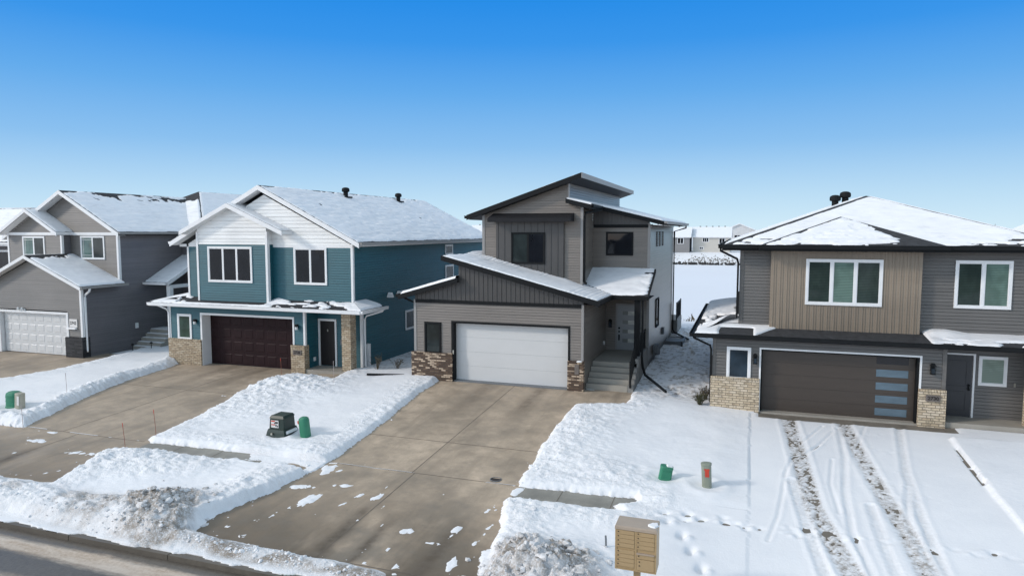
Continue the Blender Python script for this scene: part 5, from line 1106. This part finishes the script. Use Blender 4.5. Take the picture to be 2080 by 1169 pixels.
snow_layer(mo, [(f1, [.05,.07,.16], .045, bRr), (f2, [.12,.1,.05,.05], .05, None), (f3, [.05,.05,.1,.05], .05, None)], 82, .055)
def bRf(X, Y, nz, nf): return .09*ss(.53,.63,fbm(X*1.6,Y*6,513,4)) * (.45 + .9*ss(4.2,5.6,X)) + .18*ss(1.1,.3,np.abs((X-6.27)+(Y-25.72))+.9*nz)*ss(4.3,4.9,X)*ss(6.1,5.7,X) + .12*ss(25.95,25.8,Y)*ss(3.9,4.1,X+.3*nf)
snow_layer(bo, [(g1, [.05,.07,.09], .045, bRf), (g2, [.06,.06,None,.05], .045, None), (g3, [.05,.05,.05,.05], .045, None)], 83, .05)
fascia(T, [((-.8,26.0,ez),(10.0,26.0,ez),(0,-1,0),-.2,-.01), ((.42,25.72,ez),(6.3,25.72,ez),(0,-1,0),-.2,-.01), ((6.27,25.7,ez),(6.27,26.0,ez),(1,0,0),-.2,-.01), ((-.8,25.98,ez),(-.8,43.4,ez),(-1,0,0),-.2,-.01)], M['black'])
gutter(T, (-.85,25.97,ez+.01), (.43,25.97,ez+.01), (0,-1,0), M['black'], .11, .13); gutter(T, (.42,25.69,ez+.01), (6.28,25.69,ez+.01), (0,-1,0), M['black'], .11, .13); gutter(T, (6.3,25.97,ez+.01), (10.0,25.97,ez+.01), (0,-1,0), M['black'], .11, .13); gutter(T, (-.83,25.86,ez+.01), (-.83,43.4,ez+.01), (-1,0,0), M['black'], .11, .13)
sf = MB(); sf.face([(-.78,26.0,5.64),(9.98,26,5.64),(9.98,26.6,5.64),(-.78,26.6,5.64)],(0,0,-1)); sf.face([(.45,25.74,5.64),(6.26,25.74,5.64),(6.26,26.3,5.64),(.45,26.3,5.64)],(0,0,-1)); sf.face([(-.78,26.6,5.64),(-.15,26.6,5.64),(-.15,43,5.64),(-.78,43,5.64)],(0,0,-1)); build_each('soffit', sf, M['charcoal'], T)
roof_vent(T, 3.45, 31.4, 7.40); roof_vent(T, 3.85, 31.6, 7.55)
spout(T, [(-.88,26.2,5.7),(-.88,26.22,5.6),(-.3,26.45,5.3),(-.26,26.5,5.15),(-.26,26.5,3.1)], M['black'], .04); spout(T, [(-1.75,25.3,2.58),(-1.7,25.3,2.48),(-1.14,25.5,2.2),(-1.1,25.53,2.05),(-1.1,25.53,.1)], M['black'], .04)
mb_ = MB(); mb_.wbox('x',-1.0,-1,26.3,26.9,.2,1.6,.01,.16); build('meter_box', mb_, M['charcoal'], T); mb_ = MB(); mb_.wbox('x',-.15,-1,28.2,28.9,3.1,3.9,.02,.12); build('vent_box', mb_, M['charcoal'], T)

# ================================================================ M: house partly hidden at far left
T = thing('house', (-48.0, 36.0, -.5), 'gray hip-roofed house half hidden behind the taupe house at far left', 'house', 'houses along the street')
s = MB(); lap(s, [(-54,-.5),(-42.4,-.5),(-42.4,5.4),(-54,5.4)], 'y', 30, -1, .11); lap(s, [(30,-.5),(42,-.5),(42,5.4),(30,5.4)], 'x', -42.4, 1, .11); build('siding', s, M['slate_lap'], T)
e_ = 5.62; f1 = [(-54.6,29.4,e_),(-41.8,29.4,e_),(-45.5,33.1,7.85),(-50.9,33.1,7.85)]; f2 = [(-41.8,29.4,e_),(-41.8,41,e_),(-45.5,37.3,7.85),(-45.5,33.1,7.85)]; f3 = [(-50.9,33.1,7.85),(-45.5,33.1,7.85),(-45.5,37.3,7.85),(-50.9,37.3,7.85)]
mo = slab(T, [f1, f2, f3], .12, M['shingle'], 'roof'); snow_layer(mo, [(f1, [.05,.06,.06,.06], .05, lambda X,Y,nz,nf: .035*ss(.5,.62,fbm(X*1.2,Y*5,601,4))), (f2, [.05,.05,.06,.06], .05, None), (f3, [.12,.05,.05,.05], .05, None)], 91, .09)
x0 = -48.6; g1 = [(x0-3.2,28.6,e_),(x0+3.2,28.6,e_),(x0,31.6,6.9)]; g3 = [(x0+3.2,28.6,e_),(x0+3.2,29.8,e_),(x0,32.2,6.9),(x0,31.6,6.9)]; bo = slab(T, [g1, g3], .1, M['shingle'], 'front_roof'); snow_layer(bo, [(g1, [.05,.09,.09], .045, None), (g3, [.05,.05,None,.05], .045, None)], 92, .09)
fascia(T, [((-54.6,29.4,e_),(-41.8,29.4,e_),(0,-1,0),-.2,0), ((x0-3.2,28.6,e_),(x0+3.2,28.6,e_),(0,-1,0),-.2,0)], M['white']); gutter(T, (-54.6,29.36,e_), (-41.8,29.36,e_), (0,-1,0), M['white'])
window(T,'y',30,-1,-44.6,-43.1,3.85,5.15,M['white'],[M['glass']],.1,.05); window(T,'y',30,-1,-47.2,-45.8,3.85,5.15,M['white'],[M['glass']],.1,.05)

# ================================================================ small things along the lots
def zs(x, y): return snow_z(x, y)
# cluster mailbox
x0, x1, ya, yb_, z0, z1 = -2.19, -1.42, 12.4, 12.83, -.03, .80
T = thing('mailbox_cluster', (-1.8, 12.6, -.82), 'tan cluster mailbox on a pedestal with numbered lockers and snow on its top', 'mailbox')
b = MB(); b.box(x0,x1,ya+.012,yb_,z0,z1-.05); b.box(x0,x0+.035,ya,ya+.012,z0,z1-.05); b.box(x1-.035,x1,ya,ya+.012,z0,z1-.05); b.box(x0+.035,x1-.035,ya,ya+.012,z0,z0+.025); b.box((x0+x1)/2-.02,(x0+x1)/2+.02,ya,ya+.012,z0+.025,z1-.05); build('cabinet', b, M['mail_tan'], T)
b = MB(); k = len(b.v); b.box(x0-.006,x1+.006,ya-.02,yb_+.01,z1-.05,z1); b.prism([(x0-.006,ya-.02),(x1+.006,ya-.02),(x1+.006,yb_+.01),(x0-.006,yb_+.01)], z1, z1+.025, .97); build('roof_cap', b, M['mail_top'], T)
b = MB(); b.box(-1.86,-1.74,12.56,12.68,-1.0,z0); b.box(-1.95,-1.65,12.47,12.77,-.9,-.80); build('pedestal', b, M['mail_tan'], T)
b = MB(); 
rng = np.random.RandomState(3); pts = [(-1.50+.11*math.cos(a)*rng.uniform(.6,1.2), 12.58+.14*math.sin(a)*rng.uniform(.6,1.2)) for a in np.linspace(0,6.28,13)[:-1]]
b.prism(pts, z1+.024, z1+.045, .8); build('snow_cap', b, M['roof_snow'], T)
def locker(xa, xb, za, zb, name, lockpos):
    d_ = MB(); d_.box(xa+.004,xb-.004,ya-.006,ya+.012,za+.003,zb-.003); d_.box(xa+.004,xb-.004,ya-.010,ya-.006,za+.003,za+.008); o = build(name, d_, M['mail_door'], T)
    for lx, lz in lockpos:
        l = MB(); l.tube([(lx,ya-.006,lz),(lx,ya-.016,lz)], .011, 10); build('lock', l, M['iron'], o)
xm = (x0+x1)/2; top = z1-.06; hh = .083
for i in range(4): locker(x0+.035,xm-.02,top-hh*(i+1),top-hh*i,'locker_door',[(x0+.062,top-hh*i-.035)])
for i in range(4): locker(x0+.035,xm-.02,top-.042-hh*(i+5),top-.042-hh*(i+4),'locker_door',[(x0+.062,top-.042-hh*(i+4)-.035)])
for i in range(4): locker(xm+.02,x1-.035,top-hh*(i+1),top-hh*i,'locker_door',[(xm+.047,top-hh*i-.035)])
locker(xm+.02,x1-.035,z0+.03,z0+.25,'parcel_door',[(xm+.075,z0+.20),(xm+.075,z0+.125)]); locker(xm+.02,x1-.035,z0+.255,z0+.345,'outgoing_slot',[(xm+.06,z0+.31)])
lip = MB(); lip.box(xm+.02,x1-.035,ya-.03,ya+.012,z0+.348,z0+.372); build('slot_hood', lip, M['mail_top'], T)

def pedestal(loc, label, m, prof, w=1.0, dpt=1.0, tilt=(0,0,0), group='utility pedestals on the lawns', extra=None):
    T = thing('utility_pedestal', loc, label, 'utility pedestal', group)
    b = MB(); n = 20
    k = len(b.v)
    for r, z in prof:
        for j in range(n):
            a = 2*math.pi*j/n; ca, sa = math.cos(a), math.sin(a)
            ca = math.copysign(abs(ca)**.7, ca); sa = math.copysign(abs(sa)**.7, sa)
            b.v.append((loc[0]+r*w*ca, loc[1]+r*dpt*sa, loc[2]+z))
    for i in range(len(prof)-1):
        for j in range(n):
            a0 = k+i*n+j; a1 = k+i*n+(j+1) % n; b.f.append((a0,a1,a1+n,a0+n)); b.mi.append(0)
    b.f.append(tuple(k+(len(prof)-1)*n+j for j in range(n))); b.mi.append(0)
    build('shell', b, m, T, False)
    if extra: extra(T, loc)
    T.rotation_euler = tilt
    return T
def band(T, loc, r, w, dpt, zs_, m, name='ridge'):
    b = MB()
    for z in zs_:
        pts = [(loc[0]+r*w*math.copysign(abs(math.cos(a))**.7, math.cos(a)), loc[1]+r*dpt*math.copysign(abs(math.sin(a))**.7, math.sin(a)), loc[2]+z) for a in np.linspace(0,6.283,25)]
        b.tube(pts, .012, 6, cap=False)
    build(name, b, m, T)
lc = (-26.88,18.5,zs(-26.88,18.5)-.06)
pedestal(lc, 'broad green utility pedestal with ribbed front at far left of the snow', M['green_box'], [(.30,0),(.30,.10),(.275,.12),(.27,.55),(.25,.62),(.17,.67)], 1.0, .8, (0,0,.2), extra=lambda T, l: band(T, l, .275, 1, .8, (.16,.32,.48), M['green_box']))
lc = (-26.33,18.32,zs(-26.33,18.32)-.06)
def ex(T, l):
    b = MB(); b.box(l[0]+.02,l[0]+.13,l[1]-.142,l[1]-.137,l[2]+.2,l[2]+.55); build('notice', b, M['label_white'], T)
pedestal(lc, 'slim beige utility pedestal with notice beside the broad green one', M['beige_box'], [(.19,0),(.17,.03),(.165,.58),(.17,.62),(.15,.64)], 1.0, .85, (0,R(4),0), extra=ex)
lc = (-13.4,18.42,zs(-13.4,18.42)-.08)
def ex(T, l):
    b = MB(); b.lathe((l[0]-.142,l[1]-.06,l[2]+.52), [(.03,0),(.055,.02),(.055,.10),(.03,.12)], 10); build('sticker', b, M['red'], T)
pedestal(lc, 'tall rounded green pedestal with red sticker beside the transformer', M['green_box'], [(.155,0),(.155,.62),(.14,.70),(.09,.74)], 1.0, 1.0, (R(3),R(-4),0), extra=ex)
lc = (-1.95,18.48,zs(-1.95,18.48)-.10)
def ex(T, l):
    b = MB(); b.box(l[0]-.11,l[0]+.12,l[1]-.135,l[1]-.115,l[2]+.06,l[2]+.36); build('access_door', b, M['green_box'], T)
    b = MB(); b.prism([(l[0]+.0,l[1]-.08),(l[0]+.15,l[1]-.06),(l[0]+.15,l[1]+.08),(l[0]-.02,l[1]+.06)], l[2]+.47, l[2]+.53, .8); build('snow_cap', b, M['roof_snow'], T)
pedestal(lc, 'leaning green pedestal with snow on its lid, right lawn', M['green_box'], [(.19,0),(.175,.08),(.17,.40),(.18,.44),(.17,.48)], 1.0, .75, (R(3),R(9),R(12)), extra=ex)
lc = (-.81,18.36,zs(-.81,18.36)-.10)
def ex(T, l):
    b = MB(); b.box(l[0]-.03,l[0]+.075,l[1]-.136,l[1]-.118,l[2]+.40,l[2]+.58); b.box(l[0]-.05,l[0]+.09,l[1]-.138,l[1]-.118,l[2]+.58,l[2]+.615); build('sticker', b, M['red'], T)
pedestal(lc, 'gray-green round pedestal with orange-red tag, right lawn', M['sage'], [(.125,0),(.13,.68),(.14,.69),(.14,.73),(.11,.745)], 1.0, 1.0, (0,R(-3),0), extra=ex)
# pad transformer
x, y, z = -14.22, 18.35, zs(-14.22,18.35)-.08
T = thing('transformer', (x,y,z), 'dark green pad transformer with a white warning label, half buried in snow', 'transformer')
b = MB(); b.prism([(x-.42,y-.40),(x+.34,y-.40),(x+.34,y+.40),(x-.42,y+.40)], z, z+.26, .88); b.prism([(x-.37,y-.36),(x+.29,y-.36),(x+.29,y+.36),(x-.37,y+.36)], z+.26, z+.36, .92); build('base', b, M['dark_green'], T)
b = MB(); b.prism([(x-.31,y-.30),(x+.24,y-.30),(x+.24,y+.30),(x-.31,y+.30)], z+.36, z+.72, .93); b.prism([(x-.31,y-.30),(x+.24,y-.30),(x+.24,y+.30),(x-.31,y+.30)], z+.72, z+.80, .84); build('hood', b, M['dark_green'], T)
b = MB(); b.box(x-.235,x+.05,y-.31,y-.295,z+.42,z+.66); o = build('warning_label', b, M['label_white'], T)
b = MB(); b.box(x-.225,x-.08,y-.315,y-.311,z+.61,z+.65); b.box(x-.225,x-.08,y-.315,y-.311,z+.50,z+.53); build('label_band', b, M['red'], o)
b = MB(); b.box(x-.07,x+.03,y-.315,y-.311,z+.56,z+.62); b.box(x-.06,x-.02,y-.315,y-.311,z+.46,z+.53); b.box(x+.0,x+.035,y-.315,y-.311,z+.45,z+.50); b.tube([(x-.09,y-.318,z+.565),(x-.09,y-.311,z+.565)], .022, 8); build('label_print', b, M['ink'], o)
b = MB(); b.box(x-.18,x-.12,y-.42,y-.36,z+.20,z+.26); build('lock', b, M['copper'], T)
b = MB(); b.prism([(x+.27,y-.26),(x+.33,y-.26),(x+.33,y+.3),(x+.27,y+.3)], z+.22, z+.31, .9); b.prism([(x+.36,y-.2),(x+.43,y-.2),(x+.43,y+.25),(x+.36,y+.25)], z+.1, z+.16, .9); build('snow_cap', b, M['roof_snow'], T)
# snow marker rods
for bx, by, tx, tz, m, lab in ((-26.0,20.0,-26.02,.58,'pale_rod','thin pale marker rod in the berm by the two left pedestals'), (-24.05,16.8,-24.08,.22,'pale_rod','short pale marker rod below the slim beige pedestal'), (-18.05,15.7,-18.13,.40,'orange','orange marker rod at the sidewalk corner beside the street snow'),
        (-18.40,17.2,-18.47,.42,'orange','orange marker rod on the lawn corner beside the teal driveway'), (-19.39,25.0,-19.42,.70,'orange','orange marker rod in front of the maroon garage door'), (-16.24,24.3,-16.23,.90,'pale_rod','thin rod standing before the teal house porch')):
    z0 = min(zs(bx,by), float(gz(bx,by))+.3)-.15
    T = thing('marker_rod', (bx,by,z0), lab, 'marker rod', 'snow marker rods'); b = MB(); b.tube([(bx,by,z0),((bx+tx)/2+.01,by,(z0+tz)/2),(tx,by,tz)], .008, 6); build('rod', b, M[m], T)
    b = MB(); b.tube([(tx-(tx-bx)*.14,by,tz-(tz-z0)*.14),(tx,by,tz+.005)], .010, 6); build('reflector', b, M['red'] if m == 'orange' else M['pale_rod'], T)
z0 = zs(-2.72,14.31); b = MB(); b.tube([(-2.72,14.31,z0-.1),(-2.735,14.31,z0+.24)], .022, 8); tag(build('survey_post', b, M['galv']), 'stubby gray metal post stuck in the snow behind the dirty pile', 'post')
# drain cover in the driveway
T = thing('drain_cover', (-6.38,17.25,float(gz(-6.38,17.25))), 'round rusty iron drain cover set in the driveway', 'drain cover')
z = float(gz(-6.38,17.25)); b = MB(); b.lathe((-6.38,17.25,z-.01), [(.165,0),(.165,.018),(.14,.02),(.14,.014),(.02,.016)], 20); build('lid', b, M['iron'], T)
b = MB(); b.tube([(-6.38+.155*math.cos(a),17.25+.155*math.sin(a),z+.008) for a in np.linspace(0,6.283,21)], .012, 6, cap=False); build('rim', b, M['galv'], T)
# path lights by the taupe house's steps
for x, y in ((-32.0,28.6),(-31.3,29.2)):
    z = zs(x,y); T = thing('path_light', (x,y,z), 'small black path light in the snow, '+('nearer' if y < 29 else 'farther')+' of two by the taupe house steps', 'path light', 'path lights by the steps')
    b = MB(); b.tube([(x,y,z-.1),(x,y,z+.3)], .02, 8); build('stem', b, M['black'], T); b = MB(); b.lathe((x,y,z+.28), [(.08,0),(.085,.03),(.03,.09)], 12); build('lamp_head', b, M['black'], T)
# dry plants
def plant(name, x, y, h, n, spread, m, label, cat, seed):
    r_ = random.Random(seed); z = zs(x,y); T = thing(name, (x,y,z), label, cat); b = MB(); lf = MB()
    for i in range(n):
        a = r_.uniform(0,6.28); l = h*r_.uniform(.4,1); tx, ty = spread*math.cos(a)*r_.random(), spread*math.sin(a)*r_.random()
        p = [(x+tx*.15,y+ty*.15,z-.05),(x+tx*.5,y+ty*.5,z+l*.55),(x+tx,y+ty,z+l)]; b.tube(p, .007, 4, .003, False)
        for k in range(6):
            q = r_.random(); c = Vector(p[1])*(1-q)+Vector(p[2])*q; d1 = Vector((r_.uniform(-1,1),r_.uniform(-1,1),r_.uniform(-.3,1)))*.06; d2 = Vector((r_.uniform(-1,1),r_.uniform(-1,1),r_.uniform(-1,1)))*.018
            lf.face([c-d2, c+d2, c+d1+d2*.3, c+d1-d2*.3])
    build('stems', b, m, T); build('leaves', lf, m, T); return T
plant('dead_shrub', -15.9, 27.3, .75, 26, .45, M['weed'], 'bare brown shrub poking through snow at the teal house corner', 'shrub', 1)
plant('dead_shrub', -15.2, 27.9, .45, 24, .4, M['weed'], 'low clump of dead stems in the side yard beside the teal wall', 'shrub', 2)
plant('grass_tuft', -1.45, 25.55, .42, 90, .30, M['moss'], 'brown-green grass tuft at the foot of the cream brick', 'grass', 3)
plant('grass_tuft', -1.3, 26.5, .5, 60, .28, M['weed'], 'taller dry grass along the gray side wall behind the cream brick', 'grass', 4)

# ================================================================ across the pond
def far_house(x, y, w_, d_, h, rise, wallm, label, ridge='x', wins=(), z=.7, deck=False):
    T = thing('house', (x,y,z), label, 'house', 'houses across the pond')
    x0, x1, y0, y1 = x-w_/2, x+w_/2, y, y+d_; b = MB(); b.box(x0,x1,y0,y1,z-.5,z+h)
    if ridge == 'x':
        for xx, n in ((x0,(-1,0,0)),(x1,(1,0,0))): b.face([(xx,y0,z+h),(xx,y1,z+h),(xx,(y0+y1)/2,z+h+rise)], n)
    else:
        for yy, n in ((y0,(0,-1,0)),(y1,(0,1,0))): b.face([(x0,yy,z+h),(x1,yy,z+h),(x,yy,z+h+rise)], n)
    build('wall', b, wallm, T); o = .45; zo = z+h
    if ridge == 'x':
        s_ = rise/(d_/2); ps_ = [[(x0-o,y0-o,zo-o*s_+.1),(x1+o,y0-o,zo-o*s_+.1),(x1+o,y+d_/2,zo+rise+.1),(x0-o,y+d_/2,zo+rise+.1)], [(x1+o,y1+o,zo-o*s_+.1),(x0-o,y1+o,zo-o*s_+.1),(x0-o,y+d_/2,zo+rise+.1),(x1+o,y+d_/2,zo+rise+.1)]]
    else:
        s_ = rise/(w_/2); ps_ = [[(x0-o,y0-o,zo-o*s_+.1),(x,y0-o,zo+rise+.1),(x,y1+o,zo+rise+.1),(x0-o,y1+o,zo-o*s_+.1)], [(x1+o,y0-o,zo-o*s_+.1),(x1+o,y1+o,zo-o*s_+.1),(x,y1+o,zo+rise+.1),(x,y0-o,zo+rise+.1)]]
    r_ = slab(T, ps_, .22, M['white'], 'roof')
    for p in ps_:
        n_ = MB(); q = [(a,b_,c+.12) for a, b_, c in p]; n_.face(q,(0,0,1)); n_.face([(a,b_,c+.005) for a, b_, c in p],(0,0,-1))
        cc = sum((Vector(k) for k in q), Vector())/4
        for i in range(4):
            a, b_ = Vector(q[i]), Vector(q[(i+1)%4]); v = (a+b_)/2-cc; v.z = 0; n_.face([a,b_,b_-Vector((0,0,.115)),a-Vector((0,0,.115))], v)
        build('snow_layer', n_, M['far_snow'], r_)
    if ridge == 'x':
        v = MB()
        for i in range(5): v.box(x0+w_*(.15+.17*i), x0+w_*(.15+.17*i)+.4, y+d_*.5+.1, y+d_*.5+.5, zo+rise-.1, zo+rise+.42)
        build('roof_vent', v, M['black'], r_)
    for u0, u1, z0_, z1_, n in wins:
        f_ = MB(); f_.wbox('y',y0,-1,u0,u1,z0_,z1_,-.02,.06); fo = build('window', f_, M['white'], T)
        for i in range(n):
            a = u0+.12+(u1-u0-.2)/n*i; p = MB(); p.wbox('y',y0,-1,a,a+(u1-u0-.2)/n-.1,z0_+.12,z1_-.12,.061,.07); build('pane', p, M['glass'], fo)
    if deck:
        k = MB(); k.box(x0+.3,x0+3.4,y0-3,y0-.02,z+1.4,z+1.6)
        for i in range(4): k.box(x0+.35+.95*i,x0+.47+.95*i,y0-3,y0-2.88,z-.4,z+2.5)
        k.box(x0+.3,x0+3.4,y0-3,y0-2.9,z+2.4,z+2.5); k.beam((x0+3.4,y0-2.9,z+1.5),(x0+.4,y0-4.6,z-.2),(0,-1,0),.25,-.1,.1); build('deck', k, M['char_lap'], T)
    return T
fs = simple('beige_far_siding', (.52,.49,.44), .7, .04, (.4,.4,2)); M['far_beige'] = fs
M['far_gray'] = simple('gray_far_siding', (.22,.215,.215), .7, .06, (.4,.4,2)); M['far_white'] = simple('white_far_siding', (.62,.61,.6), .7, .05, (.4,.4,2)); M['far_brown'] = simple('brown_far_siding', (.17,.15,.135), .7, .06, (.4,.4,2))
far_house(-8.9,190.5,9.6,9,4.2,2.35,M['far_beige'],'beige house with a long snowy roof across the pond','x',((-11.15,-9.45,3.35,4.55,3),(-6.9,-5.3,2.95,4.45,2),(-11.9,-10.8,1.4,2.1,2)))
far_house(-19.3,188.5,9.8,9,4.2,2.3,M['far_gray'],'dark gray house with a back deck across the pond','x',((-17.55,-15.85,2.9,4.5,2),),deck=True)
far_house(-2.0,214,11,10,5.4,2.3,M['far_white'],'white gabled house behind the beige one across the pond','y',((-3.5,-1.5,4,5.2,2),))
far_house(-28.5,215,11,10,5.0,2.4,M['far_beige'],'pale house set back behind the dark gray one','x',())
far_house(7.5,192,10,9,4.6,2.2,M['far_brown'],'brown house right of the beige one across the pond','y',((5.5,7,3.2,4.6,2),))
far_house(22,190,10,9,4.5,2.2,M['far_white'],'white house across the pond hidden mostly by the tan-panelled house','x',((19,21,3.2,4.6,2),))
far_house(62,178,12,11,4.6,2.9,M['far_gray'],'dark gabled house showing above the far right roof','y',())
far_house(80,205,12,11,4.8,2.6,M['far_white'],'white roofed house at the far right horizon','x',())
far_house(-72,186,11,10,4.8,2.4,M['far_white'],'white house seen between the teal house and the shed roof','x',((-74,-72,3.2,4.6,2),))
far_house(-92,190,11,10,4.6,2.5,M['far_brown'],'brown house far behind the teal roof','y',())
far_house(-130,195,12,10,4.8,2.5,M['far_gray'],'gray house far behind the left roofs','x',())
# houses facing from across the street (behind the camera, seen only in the window glass)
for x, y, m_, lab in ((-30,-38,'far_gray','gray house across the street reflected in the teal house windows'),(-12,-40,'far_brown','brown house across the street opposite the shed-roofed house'),(5,-38,'far_gray','gray house across the street opposite the tan-panelled house'),(22,-41,'far_brown','brown house across the street at the right end')):
    far_house(x,y,12,10,5.6,2.8,M[m_],lab,'y',(),-.7)['group'] = 'houses across the street'
# riprap and weeds on the far bank
def scatter(name, n, fx, m, label, kindlabel):
    vs, fs_ = [], []
    for _ in range(n):
        x, y, z, r = fx(); q = IV*r*rs.uniform(.5,1.3,(12,1)) + np.array([x,y,z]); k = len(vs); vs += q.tolist(); fs_ += [(a+k,b+k,c+k) for a,b,c in IF]
    me = bpy.data.meshes.new(name); me.from_pydata(vs, [], fs_); return tag(link(name, me, None, m), label, kindlabel, None, 'stuff')
scatter('shore_rocks', 700, lambda: (rs.uniform(-70,45), 177.2+rs.randn()*.5, -1.95+rs.rand()*.25, rs.uniform(.15,.5)), M['rock'], 'dark rocks along the far shore of the pond', 'rocks')
def weeds(name, n, fx, m, label):
    b = MB()
    for _ in range(n):
        x, y, z, h, w_ = fx(); 
        for k in range(3): b.face([(x-w_+rs.randn()*.1,y,z),(x+w_+rs.randn()*.1,y,z),(x+rs.randn()*.25,y+rs.randn()*.1,z+h*rs.uniform(.5,1))])
    return tag(build(name, b, m), label, 'weeds', None, 'stuff')
def fb():
    x = rs.uniform(-14,14)+ (rs.rand() < .3)*rs.uniform(-50,30); y = 181.5+rs.randn()*1.8; return x, y, float(gfar(np.array([x]),np.array([y]))[0])-.05, rs.uniform(.2,.6), .04
weeds('bank_weeds', 700, fb, M['weed'], 'dry weeds on the snowy far bank of the pond')
def fn():
    x = rs.uniform(-14,14); y = 64.5+rs.randn()*.7; return x, y, -2.05, rs.uniform(.2,.9), .012
weeds('pond_reeds', 260, fn, M['weed'], 'thin dry reeds at the near edge of the frozen pond')
# bare trees on the horizon
for i, (x, y, h) in enumerate(((-190,520,10),(-30,560,9),(-12,540,8),(18,600,9),(150,560,10),(175,600,11),(190,580,9),(-330,560,10))):
    T = thing('bare_tree', (x,y,.6), 'tiny leafless tree on the horizon', 'tree', 'bare trees on the horizon'); b = MB(); b.tube([(x,y,.5),(x,y,.7+h*.6),(x+.3,y,.7+h)], .22, 5, .05); build('trunk', b, M['weed'], T); b = MB(); r_ = random.Random(i)
    for k in range(26):
        q = r_.uniform(.3,.95); a = r_.uniform(0,6.28); l = h*.3*(1.1-q); b.tube([(x,y,.7+h*q),(x+l*math.cos(a),y+l*math.sin(a),.7+h*q+l*r_.uniform(.3,1))], .06, 3, .02, False)
    build('crown', b, M['weed'], T)
